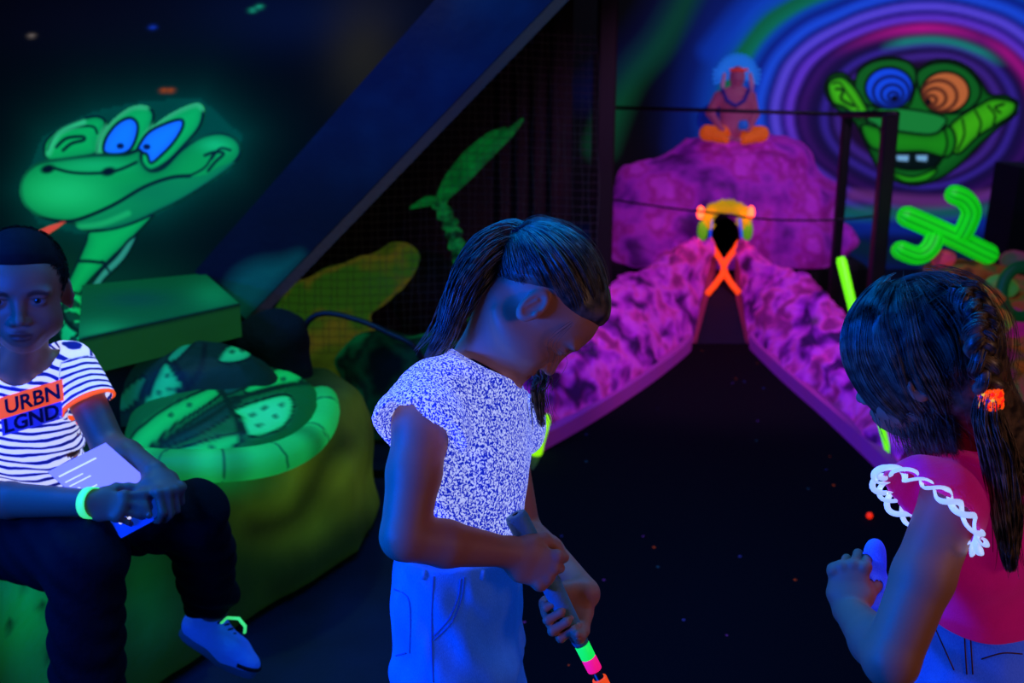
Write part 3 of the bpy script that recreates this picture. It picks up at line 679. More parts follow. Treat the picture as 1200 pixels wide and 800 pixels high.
    MB().tube([tp-cd*0.004, ctop+cd*L], 0.0078, 12).build('shaft', M_shaft, put, True)
    e = ctop+cd*L; MB().box(e+V(0.0, -0.03, -0.002), (0.028, 0.105, 0.03), bev=0.007).tube([e-cd*0.03, e], 0.010, 12).build('putter_head', mat('putter_head', (60, 62, 66), 0.35, metal=0.8), put, True)
# ------------------------------------------------------------------ the girl on the right, seen from behind her left shoulder
def girl_right():
    root = empty('person', (0.63, 1.42, 0), 'long-haired girl in pink ruffled top and denim skirt, seen from behind, facing away', 'person')
    f0 = nrm([-0.86, 0.51, 0]); L0 = nrm([-0.51, -0.86, 0])            # facing, her left
    Hd = Head(P(1082, 424, 1.40), [-0.82, 0.47, -0.36], [-0.25, 0.12, 0.95], 0.97)
    neck = P(1126, 508, 1.43); sh = P(1136, 544, 1.435); rib = P(1150, 615, 1.44); wst = P(1157, 700, 1.45); pel = P(1160, 775, 1.455)
    SLt = sh+L0*0.098+V(0, 0, -0.012)+f0*0.004; SRt = sh-L0*0.098+V(0, 0, -0.012)
    EL = P(1044, 774, 1.26); W1 = P(996, 716, 1.40)
    ER = P(1165, 760, 1.64); W2 = P(1060, 735, 1.66)
    s = 0.78
    F = Field([axfine(0.33, 0.86, [(0.42, 0.70)]), axfine(1.16, 1.80, [(1.26, 1.54)], 0.0022), axfine(-0.01, 1.26, [(1.00, 1.26), (0.66, 0.86)])])
    F.eseg(pel, wst, (0.116, 0.085), (0.098, 0.074), L0, 0.03); F.eseg(wst, rib, (0.098, 0.074), (0.106, 0.076), L0, 0.03); F.eseg(rib, sh, (0.106, 0.076), (0.090, 0.058), L0, 0.03)
    F.cone(SLt, SRt, 0.034, 0.034, 0.04); F.cone(sh, neck, 0.050, 0.040, 0.03); F.cone(neck, Hd.p(0, -0.028, -0.035), 0.038, 0.042, 0.02); F.cone(neck+f0*0.02, Hd.p(0, 0.015, -0.07), 0.030, 0.025, 0.02)
    for sg in (1, -1):
        h = pel+L0*0.058*sg-V(0, 0, 0.03); kn = V(h[0], h[1], 0.33)+f0*0.02; an = V(h[0], h[1], 0.065)+f0*0.0
        F.chain([h, kn, kn-V(0, 0, 0.12)-f0*0.01, an], [0.068, 0.043, 0.043, 0.029], 0.02); F.eseg(an-f0*0.03-V(0, 0, 0.025), an+f0*0.09-V(0, 0, 0.035), (0.026, 0.026), (0.030, 0.018), L0, 0.01)
    FT = F.like(F.F)
    A = F.like(); A.chain([SLt, SLt*0.5+EL*0.5, EL], [0.041, 0.040, 0.036], 0.012); A.chain([EL, EL*0.62+W1*0.38, W1], [0.035, 0.034, 0.023], 0.01)
    n1 = nrm(img(0.45, -0.20, 0.85)); f1 = nrm(img(0.05, 0.90, 0.25)); t1 = nrm(img(0.9, 0.0, -0.4))
    nails = hand(A, W1, f1, n1, t1, s, curls=[(52, 66, 40), (60, 72, 45), (66, 76, 45), (70, 78, 45)], thumb=[(0.025, 0.028, 0.010), (0.050, 0.044, 0.024), (0.074, 0.046, 0.040), (0.092, 0.040, 0.050)], spread=0.15)
    B = F.like(); B.chain([SRt, ER], [0.037, 0.032], 0.012); B.chain([ER, W2], [0.031, 0.020], 0.01)
    nails += hand(B, W2, nrm([-0.9, -0.3, 0.1]), nrm([0.2, -0.9, 0]), V(0, 0, 1), s, curl=(30, 40, 30))
    F.F = smin(F.F, A.F, 0.018); F.F = smin(F.F, B.F, 0.018); X, Y, Z = F.grid()
    Hf = F.like(); Hd.build(Hf); F.F = smin(F.F, Hf.F, 0.016)
    v, f = F.mesh(1); skin = skin_mat('skin_olive', (190, 126, 98)); body = add('body', v, f, skin, root, col=head_paint(Hd, v))
    put_nails(nails, 0.8, mat('nail_pale', (215, 160, 140), 0.3), body)
    Hd.eyes(root, nrm(Hd.f*0.9-Hd.u*0.3), M_eye, M_iris, M_pupil)
    # pink top with wide flutter sleeves
    S = F.like(FT.F-0.006); S.eseg(wst-V(0, 0, 0.02), rib, (0.107, 0.083), (0.113, 0.083), L0, 0.02); S.eseg(rib, sh, (0.113, 0.083), (0.098, 0.064), L0, 0.02)
    T = F.like(); T.eseg(wst-V(0, 0, 0.02), sh+V(0, 0, 0.01), (0.130, 0.105), (0.12, 0.09), L0, 0.0); T.cone(sh, neck, 0.09, 0.060, 0.01)
    S.F = smax(S.F, T.F, 0.004); S.F = smax(S.F, wst[2]-0.012-Z, 0.003)
    nd = nrm(V(0, 0, 1)+f0*0.35); S.F = smax(S.F, (X-neck[0])*nd[0]+(Y-neck[1])*nd[1]+(Z-neck[2]+0.022)*nd[2], 0.003)
    rings = []; Sl = F.like(); hol = F.like()
    for sg, sp in ((1, SLt), (-1, SRt)):
        o = L0*sg; nn = nrm(img(-0.66, -0.70, -0.22)) if sg > 0 else nrm(o*0.8+V(0, 0, -0.6)); rc = P(1089, 596, 1.315) if sg > 0 else sp+nn*0.03; rings.append((rc, nn, o))
        q = F.like(); q.cone(sp*0.6+sh*0.4, rc, 0.052, 0.072, 0.0); q.cone(rc, rc+nn*0.03, 0.073, 0.078, 0.0); pl = (X-rc[0])*nn[0]+(Y-rc[1])*nn[1]+(Z-rc[2])*nn[2]; q.F = smax(q.F, pl.astype(np.float32), 0.002); Sl.F = np.minimum(Sl.F, q.F)
        hol.cone(sp*0.9+rc*0.1, rc+nn*0.008, 0.046, 0.068, 0.0)
    Sl.F = smax(Sl.F, -hol.F, 0.003); S.F = smin(S.F, Sl.F, 0.015)
    S.F = S.F+(0.0012*np.sin(X*120+Z*35+3*vnoise(X*11, Y*11, Z*11))*(Z > 0.86)+0.002*vnoise(X*18, Y*18, Z*18)).astype(np.float32)
    S.F = smax(S.F, -np.minimum(A.F-0.003, np.minimum(B.F-0.003, FT.F-0.0012)), 0.001)
    v, f = main_pieces(*S.mesh(2)); M_pink = mat('pink_jersey', (225, 20, 160), 0.85, (215, 0, 120), 0.20, noise=(30, (205, 14, 140), 0.2), sheen=0.3, bump=(400, 0.15))
    top = add('top', v, f, M_pink, root)
    M_trim = mat('white_ruffle', (220, 228, 255), 0.8, (165, 195, 255), 0.85); M_blue = mat('ruffle_shade', (40, 80, 255), 0.8, (20, 60, 255), 0.5)
    for rc, nn, o in rings:
        e1 = nrm(np.cross(nn, V(0, 0, 1))); e2 = np.cross(nn, e1); tr = MB()
        for ph, lift in ((0, 0.0), (PI, 0.003)):
            pts = []
            for k in range(161):
                a = 2*PI*k/160; w = math.sin(a*9+ph+0.5*math.sin(a*3)); pts.append(rc+nn*(0.0085*w+lift)+(e1*math.cos(a)+e2*math.sin(a))*(0.0755+0.0075*math.sin(a*9+ph+0.5*math.sin(a*3)+1.1)))
            tr.tube(pts, 0.0042, 6, cap=False, flat=0.45, up=nn)
        tr.build('ruffle_trim', M_trim, top, True)
    # denim skirt
    J = F.like(FT.F-0.006); hem = 0.44; c0 = V(pel[0], pel[1], hem); J.eseg(c0, wst+V(0, 0, -0.004), (0.185, 0.155), (0.108, 0.086), L0, 0.01)
    J.F = smax(J.F, Z-(wst[2]+0.002), 0.003); J.F = smax(J.F, hem-Z, 0.003)
    ang = np.arctan2(Y-pel[1], X-pel[0]); J.F = J.F+(0.007*np.sin(ang*11)*np.clip((wst[2]-Z)/0.2, 0, 1)+0.003*vnoise(X*14, Y*14, Z*9)).astype(np.float32)
    Q = F.like(); Q.eseg(c0-V(0, 0, 0.05), wst-V(0, 0, 0.06), (0.178, 0.148), (0.100, 0.078), L0, 0.0); J.F = smax(J.F, -np.minimum(Q.F, FT.F-0.0012), 0.001)
    v, f = J.mesh(1); M_j = denim('blue_denim', (75, 110, 170), (120, 150, 205), (12, 70, 240), 0.30); sk = add('skirt', v, f, M_j, root)
    bv = BVHTree.FromPolygons([tuple(q) for q in v], [tuple(map(int, q)) for q in f])
    def on(px, py, lift=0.001):
        d = Vector(ray(px, py)).normalized(); h = bv.ray_cast(Vector((0, 0, CAMZ)), d); return np.array(h[0])-np.array(d)*lift if h[0] else None
    sm = MB()
    for ln in ([(1131, 705), (1130, 740), (1133, 790)], [(1137, 705), (1137, 740), (1140, 790)], [(1088, 717), (1100, 745), (1118, 785)], [(1150, 772), (1175, 765), (1198, 766)], [(1086, 706), (1140, 712), (1198, 706)]):
        pts = [q for q in (on(*p_) for p_ in smooth_path(ln, 5)) if q is not None]
        if len(pts) > 2: sm.tube(pts, 0.0011, 5)
    sm.build('seam', mat('rust_stitching', (120, 60, 50), 0.8), sk, True)
    # bunched cloth held in her left hand
    K = F.like(); hp = W1+f1*0.045+n1*0.012
    K.ell(hp+img(0.022, -0.010, 0), (0.034, 0.028, 0.030), None, 0.01); K.ell(hp+img(0.040, 0.022, 0.01), (0.020, 0.022, 0.036), None, 0.01); K.chain([hp+img(0.02, 0, 0.02), P(1060, 722, 1.46), P(1085, 735, 1.45)], [0.024, 0.030, 0.034], 0.02)
    K.F = K.F+(0.006*vnoise(X*45, Y*45, Z*30)).astype(np.float32); K.F = smax(K.F, -(F.F-0.001), 0.001)
    v, f = K.mesh(1); add('bunched_hem', v, f, denim('hem_denim', (80, 110, 190), (130, 160, 225), (24, 50, 235), 0.55), root)
    # ---- hair
    M_h = hair_mat('hair_dark', (46, 36, 30), (138, 110, 88)); C0, R0 = (0, -0.012, 0.030), (0.071, 0.090, 0.076)
    K = F.like(); K.ell(Hd.p(0, -0.014, 0.030), np.array([0.078, 0.097, 0.084])*Hd.k, Hd.R, 0.0); K.ell(Hd.p(0, -0.035, -0.01), np.array([0.070, 0.068, 0.080])*Hd.k, Hd.R, 0.02)
    K.chain([Hd.p(0, -0.045, -0.04), neck-f0*0.055+V(0, 0, 0.01), sh-f0*0.078-V(0, 0, 0.02), rib-f0*0.082-L0*0.02+V(0, 0, 0.02)], [0.055, 0.042, 0.030, 0.018], 0.02)
    Lx, Ly, Lz = [((X-Hd.c[0])*Hd.R[0, i]+(Y-Hd.c[1])*Hd.R[1, i]+(Z-Hd.c[2])*Hd.R[2, i])/Hd.k for i in range(3)]
    hl = np.interp(Ly, [-0.2, -0.035, -0.012, 0.015, 0.045, 0.075, 0.1], [-0.6, -0.20, 0.012, 0.020, 0.020, 0.055, 0.075]).astype(np.float32)
    K.F = smax(K.F+0.006*np.clip(1-(Lz-hl)/0.022, 0, 1), (hl-Lz)*0.7, 0.006); K.F = smax(K.F, -(S.F-0.001), 0.001)
    base = K.mesh(2)
    g = np.random.default_rng(4); M = 18; tt = np.linspace(0, 1, M); C = np.array(C0); R_ = np.array(R0)
    braid0 = unit(np.array([0.10, -0.80, 0.62]))
    D = unit(g.normal(size=(5000, 3))); q = C+D*R_; up = (q[:, 2] > np.interp(q[:, 1], [-0.12, -0.05, 0.015, 0.075, 0.1], [0.07, 0.05, 0.045, 0.058, 0.075])); D1 = D[up][:700]
    sets = [base]
    off = 0.010+0.003*g.random((len(D1), 1))+0.004*np.sin(tt[None]*PI)*g.random((len(D1), 1))+0.003*((np.floor(np.arctan2(D1[:, 0], D1[:, 2]+.3)*5) % 2)[:, None])*np.sin(tt[None]*PI)
    sets.append(strands(ell_surf(Hd, C0, R0, unit(slerp(D1, unit(braid0+g.normal(size=(len(D1), 3))*0.04), tt)), off), 0.0008))
    # lower hair: from the crown over the sides and back of the head, then hanging
    back = rib-f0*0.092
    def fall(n, p0, p1, e0, e1, seed, lift, zs=1.0, hangs=True, rad=0.0007, jit=0.004, ext=0.0, tap=False):
        g = np.random.default_rng(seed); phi = g.uniform(p0, p1, n); k = 9; el = np.linspace(e0, e1, k)[None]+g.normal(size=(n, 1))*0.10+np.linspace(0, 1, k)[None]*g.normal(size=(n, 1))*(0.14 if ext else 0.0); ph = phi[:, None]*np.linspace(1.0, 0.93, k)[None]+0.03*np.sin(el*5+phi[:, None]*9)
        D_ = np.stack([-np.sin(ph)*np.cos(el), -np.cos(ph)*np.cos(el), np.sin(el)], -1)
        Rz = np.ones((n, k, 3))*R_; Rz[..., 2] = np.where(el < 0, R_[2]*zs, R_[2]); of = lift+(0.011*np.clip((phi-1.90)/0.45, 0, 1)[:, None] if tap else 0)+0.005*g.random((n, 1))+0.002*np.sin(phi*17)[:, None]
        pts = C+D_*(Rz+of[..., None]); W_ = Hd.c+(pts*Hd.k)@Hd.R.T
        if hangs:
            sn = np.sin(phi)[:, None]; c1 = np.sin(phi*13)[:, None]; r3 = lambda s_: g.normal(size=(n, 3))*s_
            q1 = neck-f0*0.068+L0*sn*0.056+f0*0.004*c1+r3(jit*0.5); q2 = sh-f0*0.090+L0*(sn*0.056-0.014)+r3(jit)-V(0, 0, 0.01)
            q3 = back+L0*(sn*0.050-0.034)+r3(jit)+V(0, 0, 0.02)-f0*0.004*c1; q4 = back+L0*(sn*0.040-0.048)+r3(jit)-V(0, 0, 1)*(0.030+0.03*g.random((n, 1)))
            W_ = np.concatenate([W_, np.stack([q1, q2, q3, q4], 1)], 1)
        if ext:
            last = W_[:, -1]; dn = g.uniform(-0.25, 1.0, (n, 1))*ext; W_ = np.concatenate([W_, np.stack([last-V(0, 0, 1)*dn*0.5-f0*0.010+g.normal(size=(n, 3))*0.002, last-V(0, 0, 1)*dn-f0*0.022+g.normal(size=(n, 3))*0.004], 1)], 1)
        out = []; m_ = W_.shape[1]
        for t_ in np.linspace(0, m_-1.0001, 26):
            i_ = int(t_); u = t_-i_; a_, b_, c_, d_ = [W_[:, min(max(i_+q_, 0), m_-1)] for q_ in (-1, 0, 1, 2)]
            out.append(0.5*(2*b_+(c_-a_)*u+(2*a_-5*b_+4*c_-d_)*u*u+(3*b_-a_-3*c_+d_)*u**3))
        return strands(np.stack(out, 1), rad)
    sets.append(fall(1500, -1.9, 1.38, 1.0, -0.50, 31, 0.006)); sets.append(fall(260, 1.15, 1.50, 1.1, -0.55, 32, 0.010, jit=0.007))
    sets.append(fall(1100, 1.80, 2.95, 1.15, -1.18, 33, 0.014, 1.42, False, 0.0008, ext=0.05)); sets.append(fall(800, 1.85, 2.9, 1.15, -1.0, 36, 0.014, 1.38, False, 0.0007, ext=0.06, tap=True)); sets.append(fall(60, 1.5, 2.0, 1.1, -0.9, 37, 0.016, 1.3, False, 0.0005, ext=0.09)); sets.append(fall(60, 1.45, 2.1, 1.0, -1.0, 34, 0.014, 1.5, False, 0.0005))
    sets.append(fall(24, 1.35, 1.75, 0.6, -0.5, 35, 0.016, 1.2, True, 0.0005, 0.012))
    sets.append(fall(420, 1.68, 2.02, 1.2, -1.0, 41, 0.0135, 1.38, False, 0.0007, ext=0.06)); sets.append(fall(70, -1.6, 2.6, 1.2, -0.6, 38, 0.024, 1.3, False, 0.0003, ext=0.08)); sets.append(fall(50, 0.2, 1.6, 1.1, -0.6, 39, 0.020, 1.0, True, 0.0003, 0.012))
    hv, hf = join(*sets); hair = add('hair', hv, hf, M_h, root)
    # braid at the back of the crown, glittery band, tail
    b0 = P(1128, 340, 1.335); b1 = P(1160, 458, 1.295); mid = P(1148, 402, 1.285)
    path = smooth_path([b0, mid*0.5+b0*0.5+V(0.008, -0.012, 0.0), mid, b1], 12); m = len(path); br = []
    Tn = unit(np.gradient(path, axis=0)); Ux = unit(V(1, 0.2, 0)-Tn*(Tn@V(1, 0.2, 0))[:, None]); Ww = np.cross(Tn, Ux); q = np.linspace(0, 1, m)
    for j in range(3):
        a = q*2*PI*2.6+j*2*PI/3; pth = path+Ux*(np.sin(a)*0.0125)[:, None]+Ww*(np.sin(2*a)*0.0065)[:, None]
        br.append(strands(bundle(pth[::2], [0.0105, 0.0095, 0.008], 130, 0, 90+j, 0.1, 0.0), 0.0008)); vv = MB().tube(list(pth), 0.0085, 10); br.append((np.array(vv.v), np.array([x for x in vv.f if len(x) == 4])))
    tail = bundle([b1+V(0, 0, 0.01), b1-V(0, 0, 0.03), P(1170, 530, 1.30), P(1180, 600, 1.305), P(1184, 668, 1.315)], [0.010, 0.016, 0.020, 0.018, 0.006], 420, 0, 97, 0.25, 0.04)
    bv_, bf_ = join(*br, strands(tail, 0.0008)); add('braid', bv_, bf_, M_h, root)
    bd = MB(); dn = nrm(P(1161, 482, 1.295)-b1); g = np.random.default_rng(8)
    e1 = nrm(np.cross(dn, V(0, 1, 0))); e2 = np.cross(dn, e1); cols = []
    mts = [mat('bead_orange', (255, 95, 20), 0.4, (255, 80, 15), 0.8), mat('bead_yellow', (255, 200, 60), 0.4, (255, 190, 60), 0.7), mat('bead_red', (255, 30, 20), 0.4, (255, 30, 20), 0.8), mat('bead_violet', (150, 40, 200), 0.4, (130, 30, 200), 0.6)]
    vs, fs, fm = [], [], []
    for i in range(7):
        for k in range(16):
            a = 2*PI*(k+0.5*(i % 2))/16; bb = MB().ball(b1+dn*(0.004*i-0.004)+(e1*math.cos(a)+e2*math.sin(a))*0.0135, 0.0029+0.0006*g.random(), 8); n0 = len(vs); vs += bb.v; fs += [tuple(x+n0 for x in q_) for q_ in bb.f]; fm += [int(g.choice([0, 0, 1, 2, 3], p=[.3, .2, .15, .3, .05]))]*len(bb.f)
    add('hair_band', vs, fs, None, root, mats=mts, fm=fm, label='glowing orange and yellow beaded hair band')
    sock_shoes(root, [(V((pel+L0*0.058*sg)[0], (pel+L0*0.058*sg)[1], 0.085), f0) for sg in (1, -1)], 0.18, (mat('shoe_pink', (200, 120, 150), 0.6), mat('shoe_sole_pale', (150, 155, 170), 0.6), mat('lace_white', (200, 200, 210), 0.8)))

# ------------------------------------------------------------------ the boy sitting on the painted rock bench
def boy_left():
    root = empty('person', (-0.96, 2.02, 0.50), 'short-haired boy in striped tee and dark trousers sitting on the painted bench', 'person')
    Hd = Head(P(26, 340, 1.95), nrm([0.34, -0.94, -0.02]), nrm([0.04, 0.02, 1]), 1.05)
    side = nrm([1, 0.22, 0])
    pel = P(12, 598, 2.06); neck = P(28, 436, 2.01); sh = P(26, 452, 2.01); rib = P(20, 512, 2.03); wst = P(14, 560, 2.05)
    SL, SR = P(84, 432, 2.03), P(-36, 440, 1.99); EL, ER = P(128, 524, 1.95), P(-48, 584, 1.86)
    W1, W2 = P(180, 553, 1.84), P(104, 589, 1.745)
    hL, hR = pel+side*0.065+V(0, -0.02, -0.02), pel-side*0.065+V(0, -0.02, -0.02)
    kL, kR = P(228, 602, 1.93), P(100, 652, 1.74); aL = P(250, 715, 2.13); aR = P(104, 850, 1.74)
    s = 0.82
    F = Field([axfine(-1.24, -0.44, [(-1.03, -0.80), (-0.80, -0.58)], 0.0026), axfine(1.60, 2.24, [(1.80, 2.10)], 0.0025), axfine(0.02, 1.24, [(0.94, 1.20)], 0.0025)])
    F.eseg(pel, wst, (0.118, 0.085), (0.105, 0.078), side, 0.03); F.eseg(wst, rib, (0.105, 0.078), (0.112, 0.080), side, 0.03); F.eseg(rib, sh, (0.112, 0.080), (0.090, 0.058), side, 0.03)
    F.cone(SL, SR, 0.038, 0.038, 0.04); F.cone(sh, neck, 0.055, 0.043, 0.03); F.cone(neck, Hd.p(0, -0.025, -0.04), 0.041, 0.045, 0.02); F.cone(neck+V(0, -0.015, 0), Hd.p(0, 0.02, -0.07), 0.032, 0.026, 0.02)
    FT = F.like(F.F)
    Lg = F.like(); Lg.chain([hL, kL, kL*0.6+aL*0.4, aL], [0.076, 0.050, 0.048, 0.032], 0.02); Lg.chain([hR, kR, kR*0.6+aR*0.4, aR], [0.076, 0.052, 0.048, 0.032], 0.02)
    A = F.like(); A.chain([SL, EL], [0.038, 0.032], 0.01); A.chain([EL, EL*0.6+W1*0.4, W1], [0.032, 0.032, 0.022], 0.01)
    n1 = nrm(img(-0.5, -0.5, 0.55)); f1 = nrm(img(0.55, -0.35, -0.5)); t1 = nrm(img(-0.6, 0.5, -0.5))
    nails = hand(A, W1, f1, n1, t1, s, curls=[(50, 60, 40), (60, 66, 40), (64, 70, 42), (68, 70, 42)])
    B = F.like(); B.chain([SR, ER], [0.038, 0.033], 0.01); B.chain([ER, ER*0.6+W2*0.4, W2], [0.034, 0.033, 0.024], 0.01)
    nails += hand(B, W2, nrm(img(0.95, -0.12, 0.05)), nrm(img(0.05, -0.35, 1)), nrm(img(0.1, 0.9, 0.3)), 0.70, curls=[(24, 40, 30), (30, 44, 30), (34, 46, 30), (38, 46, 30)], spread=0.3)
    body = F.F.copy(); body = smin(body, Lg.F, 0.02); body = smin(body, A.F, 0.018); body = smin(body, B.F, 0.018); X, Y, Z = F.grid()
    Hf = F.like(); Hd.build(Hf, 1.1); Bd = F.like(smin(body, Hf.F, 0.016)); v, f = Bd.mesh(1)
    skin = skin_mat('skin_tan', (150, 92, 70)); bo = add('body', v, f, skin, root, col=head_paint(Hd, v, bt=1.25, lip=(0.62, 0.42, 0.42)))
    put_nails(nails, 0.8, mat('nail_tan', (190, 140, 120), 0.3), bo)
    Hd.eyes(root, nrm([0.22, -1, 0.10]), mat('eye_white_dim', (110, 110, 120), 0.3), M_iris, M_pupil)
    # striped tee
    S = F.like(np.minimum(FT.F, np.minimum(A.F, B.F))-0.008); S.eseg(pel+V(0, 0, 0.01), rib, (0.128, 0.098), (0.122, 0.092), side, 0.02); S.eseg(rib, sh, (0.122, 0.092), (0.10, 0.066), side, 0.02)
    for a, b in ((SL, EL), (SR, ER)):
        d = nrm(b-a); S.cone(a, a+d*0.095, 0.052, 0.055, 0.015)
    T = F.like(); T.eseg(pel-V(0, 0, 0.03), sh+V(0, 0, 0.02), (0.14, 0.115), (0.115, 0.09), side, 0.0); T.cone(sh, neck, 0.09, 0.06, 0.01); S.F = smin(S.F, S.F, 0.001)
    S.F = np.minimum(FT.F-0.008, S.F); S.F = smax(S.F, T.F, 0.003); S.F = smax(S.F, 0.575-Z, 0.003)
    Sl = F.like(); hol = F.like()
    for a, b in ((SL, EL), (SR, ER)):
        d = nrm(b-a); q = F.like(); q.cone(a-d*0.005, a+d*0.10, 0.050, 0.056, 0.0); pl = (X-a[0])*d[0]+(Y-a[1])*d[1]+(Z-a[2])*d[2]-0.088; q.F = smax(q.F, pl.astype(np.float32), 0.002); Sl.F = np.minimum(Sl.F, q.F)
        hol.cone(a+d*0.02, a+d*0.12, 0.042, 0.051, 0.0)
    Sl.F = smax(Sl.F, -hol.F, 0.002); S.F = smin(S.F, Sl.F, 0.015)
    vq = F.like(); up_ = nrm(Hd.p(0, -0.025, -0.04)-neck); vq.cone(neck+up_*0.012, neck+up_*0.09, 0.059, 0.066, 0.0); fr = nrm(V(0.25, -1, 0)); vq.cone(neck+fr*0.05+V(0, 0, 0.032), neck+fr*0.10+V(0, 0, 0.012), 0.046, 0.022, 0.012); S.F = smax(S.F, -vq.F, 0.003)
    fold = 0.0045*np.sin(Z*130+X*55+5*vnoise(X*10, Y*10, Z*10))*np.clip((0.80-Z)/0.10, 0, 1)
    S.F = S.F+(fold+0.004*vnoise(X*16, Y*16, Z*16)).astype(np.float32)
    S.F = smax(S.F, -(np.minimum(np.minimum(A.F, B.F)-0.0018, FT.F-0.0015)), 0.001)
    v, f = main_pieces(*S.mesh(2))
    ax_ = nrm(neck-pel); st = (v-pel)@ax_+0.03*(v[:, 0]-pel[0])
    band = np.full(len(v), -1.0)
    for a, b in ((SL, EL), (SR, ER)):
        d = nrm(b-a); al = (v-a)@d; rad = np.linalg.norm((v-a)-np.outer(al, d), axis=1); on_ = (al > 0.0) & (rad < 0.075) & (((v[:, 0]-a[0])*(1 if a[0] > pel[0] else -1)) > 0.0)
        st = np.where(on_, (a-pel)@ax_-al*1.0, st); band = np.where(on_, np.maximum(band, (al-0.080)*100), band)
    m, nt, b = material('striped_jersey'); N, Lk = nt.nodes.new, nt.links.new
    a1 = N('ShaderNodeAttribute'); a1.attribute_name = 'stripe'; a2 = N('ShaderNodeAttribute'); a2.attribute_name = 'band'
    tc = N('ShaderNodeTexCoord'); t = N('ShaderNodeTexNoise'); t.inputs['Scale'].default_value = 16; t.inputs['Detail'].default_value = 2; Lk(tc.outputs['Object'], t.inputs['Vector'])
    def mth(op, *a):
        q = N('ShaderNodeMath'); q.operation = op
        for i, x in enumerate(a):
            if isinstance(x, (int, float)): q.inputs[i].default_value = x
            else: Lk(x, q.inputs[i])
        return q.outputs[0]
    ph = mth('ADD', mth('MULTIPLY', a1.outputs['Fac'], 2*PI/0.0145), mth('MULTIPLY', t.outputs['Fac'], 5.5)); sn = mth('SINE', ph)
    r = N('ShaderNodeValToRGB'); r.color_ramp.elements[0].position = 0.30; r.color_ramp.elements[1].position = 0.50; r.color_ramp.elements[0].color = rgba((10, 20, 120)); r.color_ramp.elements[1].color = rgba((205, 210, 255))
    Lk(mth('MULTIPLY_ADD', sn, 0.5, 0.5), r.inputs['Fac'])
    mx = N('ShaderNodeMix'); mx.data_type = 'RGBA'; mx.inputs['B'].default_value = rgba((255, 88, 30)); Lk(r.outputs['Color'], mx.inputs['A']); Lk(mth('GREATER_THAN', a2.outputs['Fac'], 0.0), mx.inputs['Factor'])
    Lk(mx.outputs['Result'], b.inputs['Base Color']); Lk(mx.outputs['Result'], b.inputs['Emission Color']); b.inputs['Emission Strength'].default_value = 0.95; b.inputs['Roughness'].default_value = 0.9
    tee = add('tee', v, f, m, root, attr={'stripe': st, 'band': band})
    bv = BVHTree.FromPolygons([tuple(q) for q in v], [tuple(map(int, q)) for q in f])
    def lay(px, py, lift):
        d = Vector(ray(px, py)).normalized(); h = bv.ray_cast(Vector((0, 0, CAMZ)), d)
        p_ = np.array(h[0]) if h[0] else P(px, py, 1.93); return p_-np.array(d)*lift
    # chest print: orange box with letters cut dark, ghost line below
    def quad(u, w, o, e1, e2): return o[0]+e1[0]*u+e2[0]*w, o[1]+e1[1]*u+e2[1]*w
    o, e1, e2 = (-3, 467), (76, -23), (2, 25)
    nu, nw = 40, 16; vs = [lay(*quad(i/nu, j/nw, o, e1, e2), 0.0015) for i in range(nu+1) for j in range(nw+1)]
    fs = [(i*(nw+1)+j, i*(nw+1)+j+1, (i+1)*(nw+1)+j+1, (i+1)*(nw+1)+j) for i in range(nu) for j in range(nw)]
    M_or = mat('orange_print', (255, 92, 30), 0.7, (255, 85, 25), 0.8); M_dk = mat('print_dark', (22, 8, 50), 0.8); M_vi = mat('print_violet', (38, 30, 130), 0.8, (38, 25, 130), 0.25)
    pr = add('print', vs, fs, M_or, tee, label='orange print reading URBN')
    def text(body_, o, e1, e2, lift, name, mm):
        cu = bpy.data.curves.new('t', 'FONT'); cu.body = body_; cu.size = 1; cu.offset = 0.03; cu.resolution_u = 3; ob = bpy.data.objects.new('t', cu); COL.objects.link(ob)
        dg = bpy.context.evaluated_depsgraph_get(); me = bpy.data.meshes.new_from_object(ob.evaluated_get(dg)); bpy.data.objects.remove(ob)
        vv = np.array([tuple(q.co) for q in me.vertices]); ff = [tuple(p_.vertices) for p_ in me.polygons]; lo_, hi_ = vv.min(0), vv.max(0)
        uv = (vv-lo_)/(hi_-lo_+1e-9); return add(name, [lay(*quad(a, 1-b_, o, e1, e2), lift) for a, b_ in uv[:, :2]], ff, mm, tee)
    text('URBN', (5, 468), (64, -19), (2, 18), 0.0030, 'lettering', M_dk)
    o, e1, e2 = (-14, 508), (88, -27), (5, 30)
    o, e1, e2 = (1, 491), (71, -21), (2, 20); vs = [lay(*quad(i/nu, j/nw, o, e1, e2), 0.0013) for i in range(nu+1) for j in range(nw+1)]
    add('print', vs, fs, mat('violet_print', (60, 66, 190), 0.7, (40, 48, 200), 0.45), tee, label='blue-violet print reading LGND')
    text('LGND', (4, 491), (64, -19), (2, 17), 0.0030, 'lettering', mat('print_navy', (10, 8, 60), 0.8))
    # neckband
    # trousers
    Lw = np.minimum(Lg.F, smax(FT.F, (Z-(pel[2]+0.05)).astype(np.float32), 0.002)); J = F.like(Lw-0.009)
    J.chain([hL, kL], [0.088, 0.064], 0.02); J.chain([kL, kL*0.4+aL*0.6, aL+V(0.0, -0.002, 0.015)], [0.064, 0.058, 0.060], 0.01); J.chain([hR, kR, aR], [0.090, 0.068, 0.060], 0.02)
    dL = nrm(aL-kL); pl = (X-aL[0])*dL[0]+(Y-aL[1])*dL[1]+(Z-aL[2])*dL[2]+0.048; Q = F.like(); Q.cone(aL-dL*0.04, aL+dL*0.06, 0.09, 0.09, 0.0); J.F = smax(J.F, -smax(-pl, Q.F, 0.001), 0.002)
    J.F = smax(J.F, (aR[2]+0.02)-Z+np.where(X > -0.70, -1.0, 0).astype(np.float32), 0.002)
    J.F = J.F+(0.005*vnoise(X*14, Y*14, Z*10)+0.003*np.sin(Z*95+X*70+4*vnoise(X*9, Y*9, Z*9))).astype(np.float32)
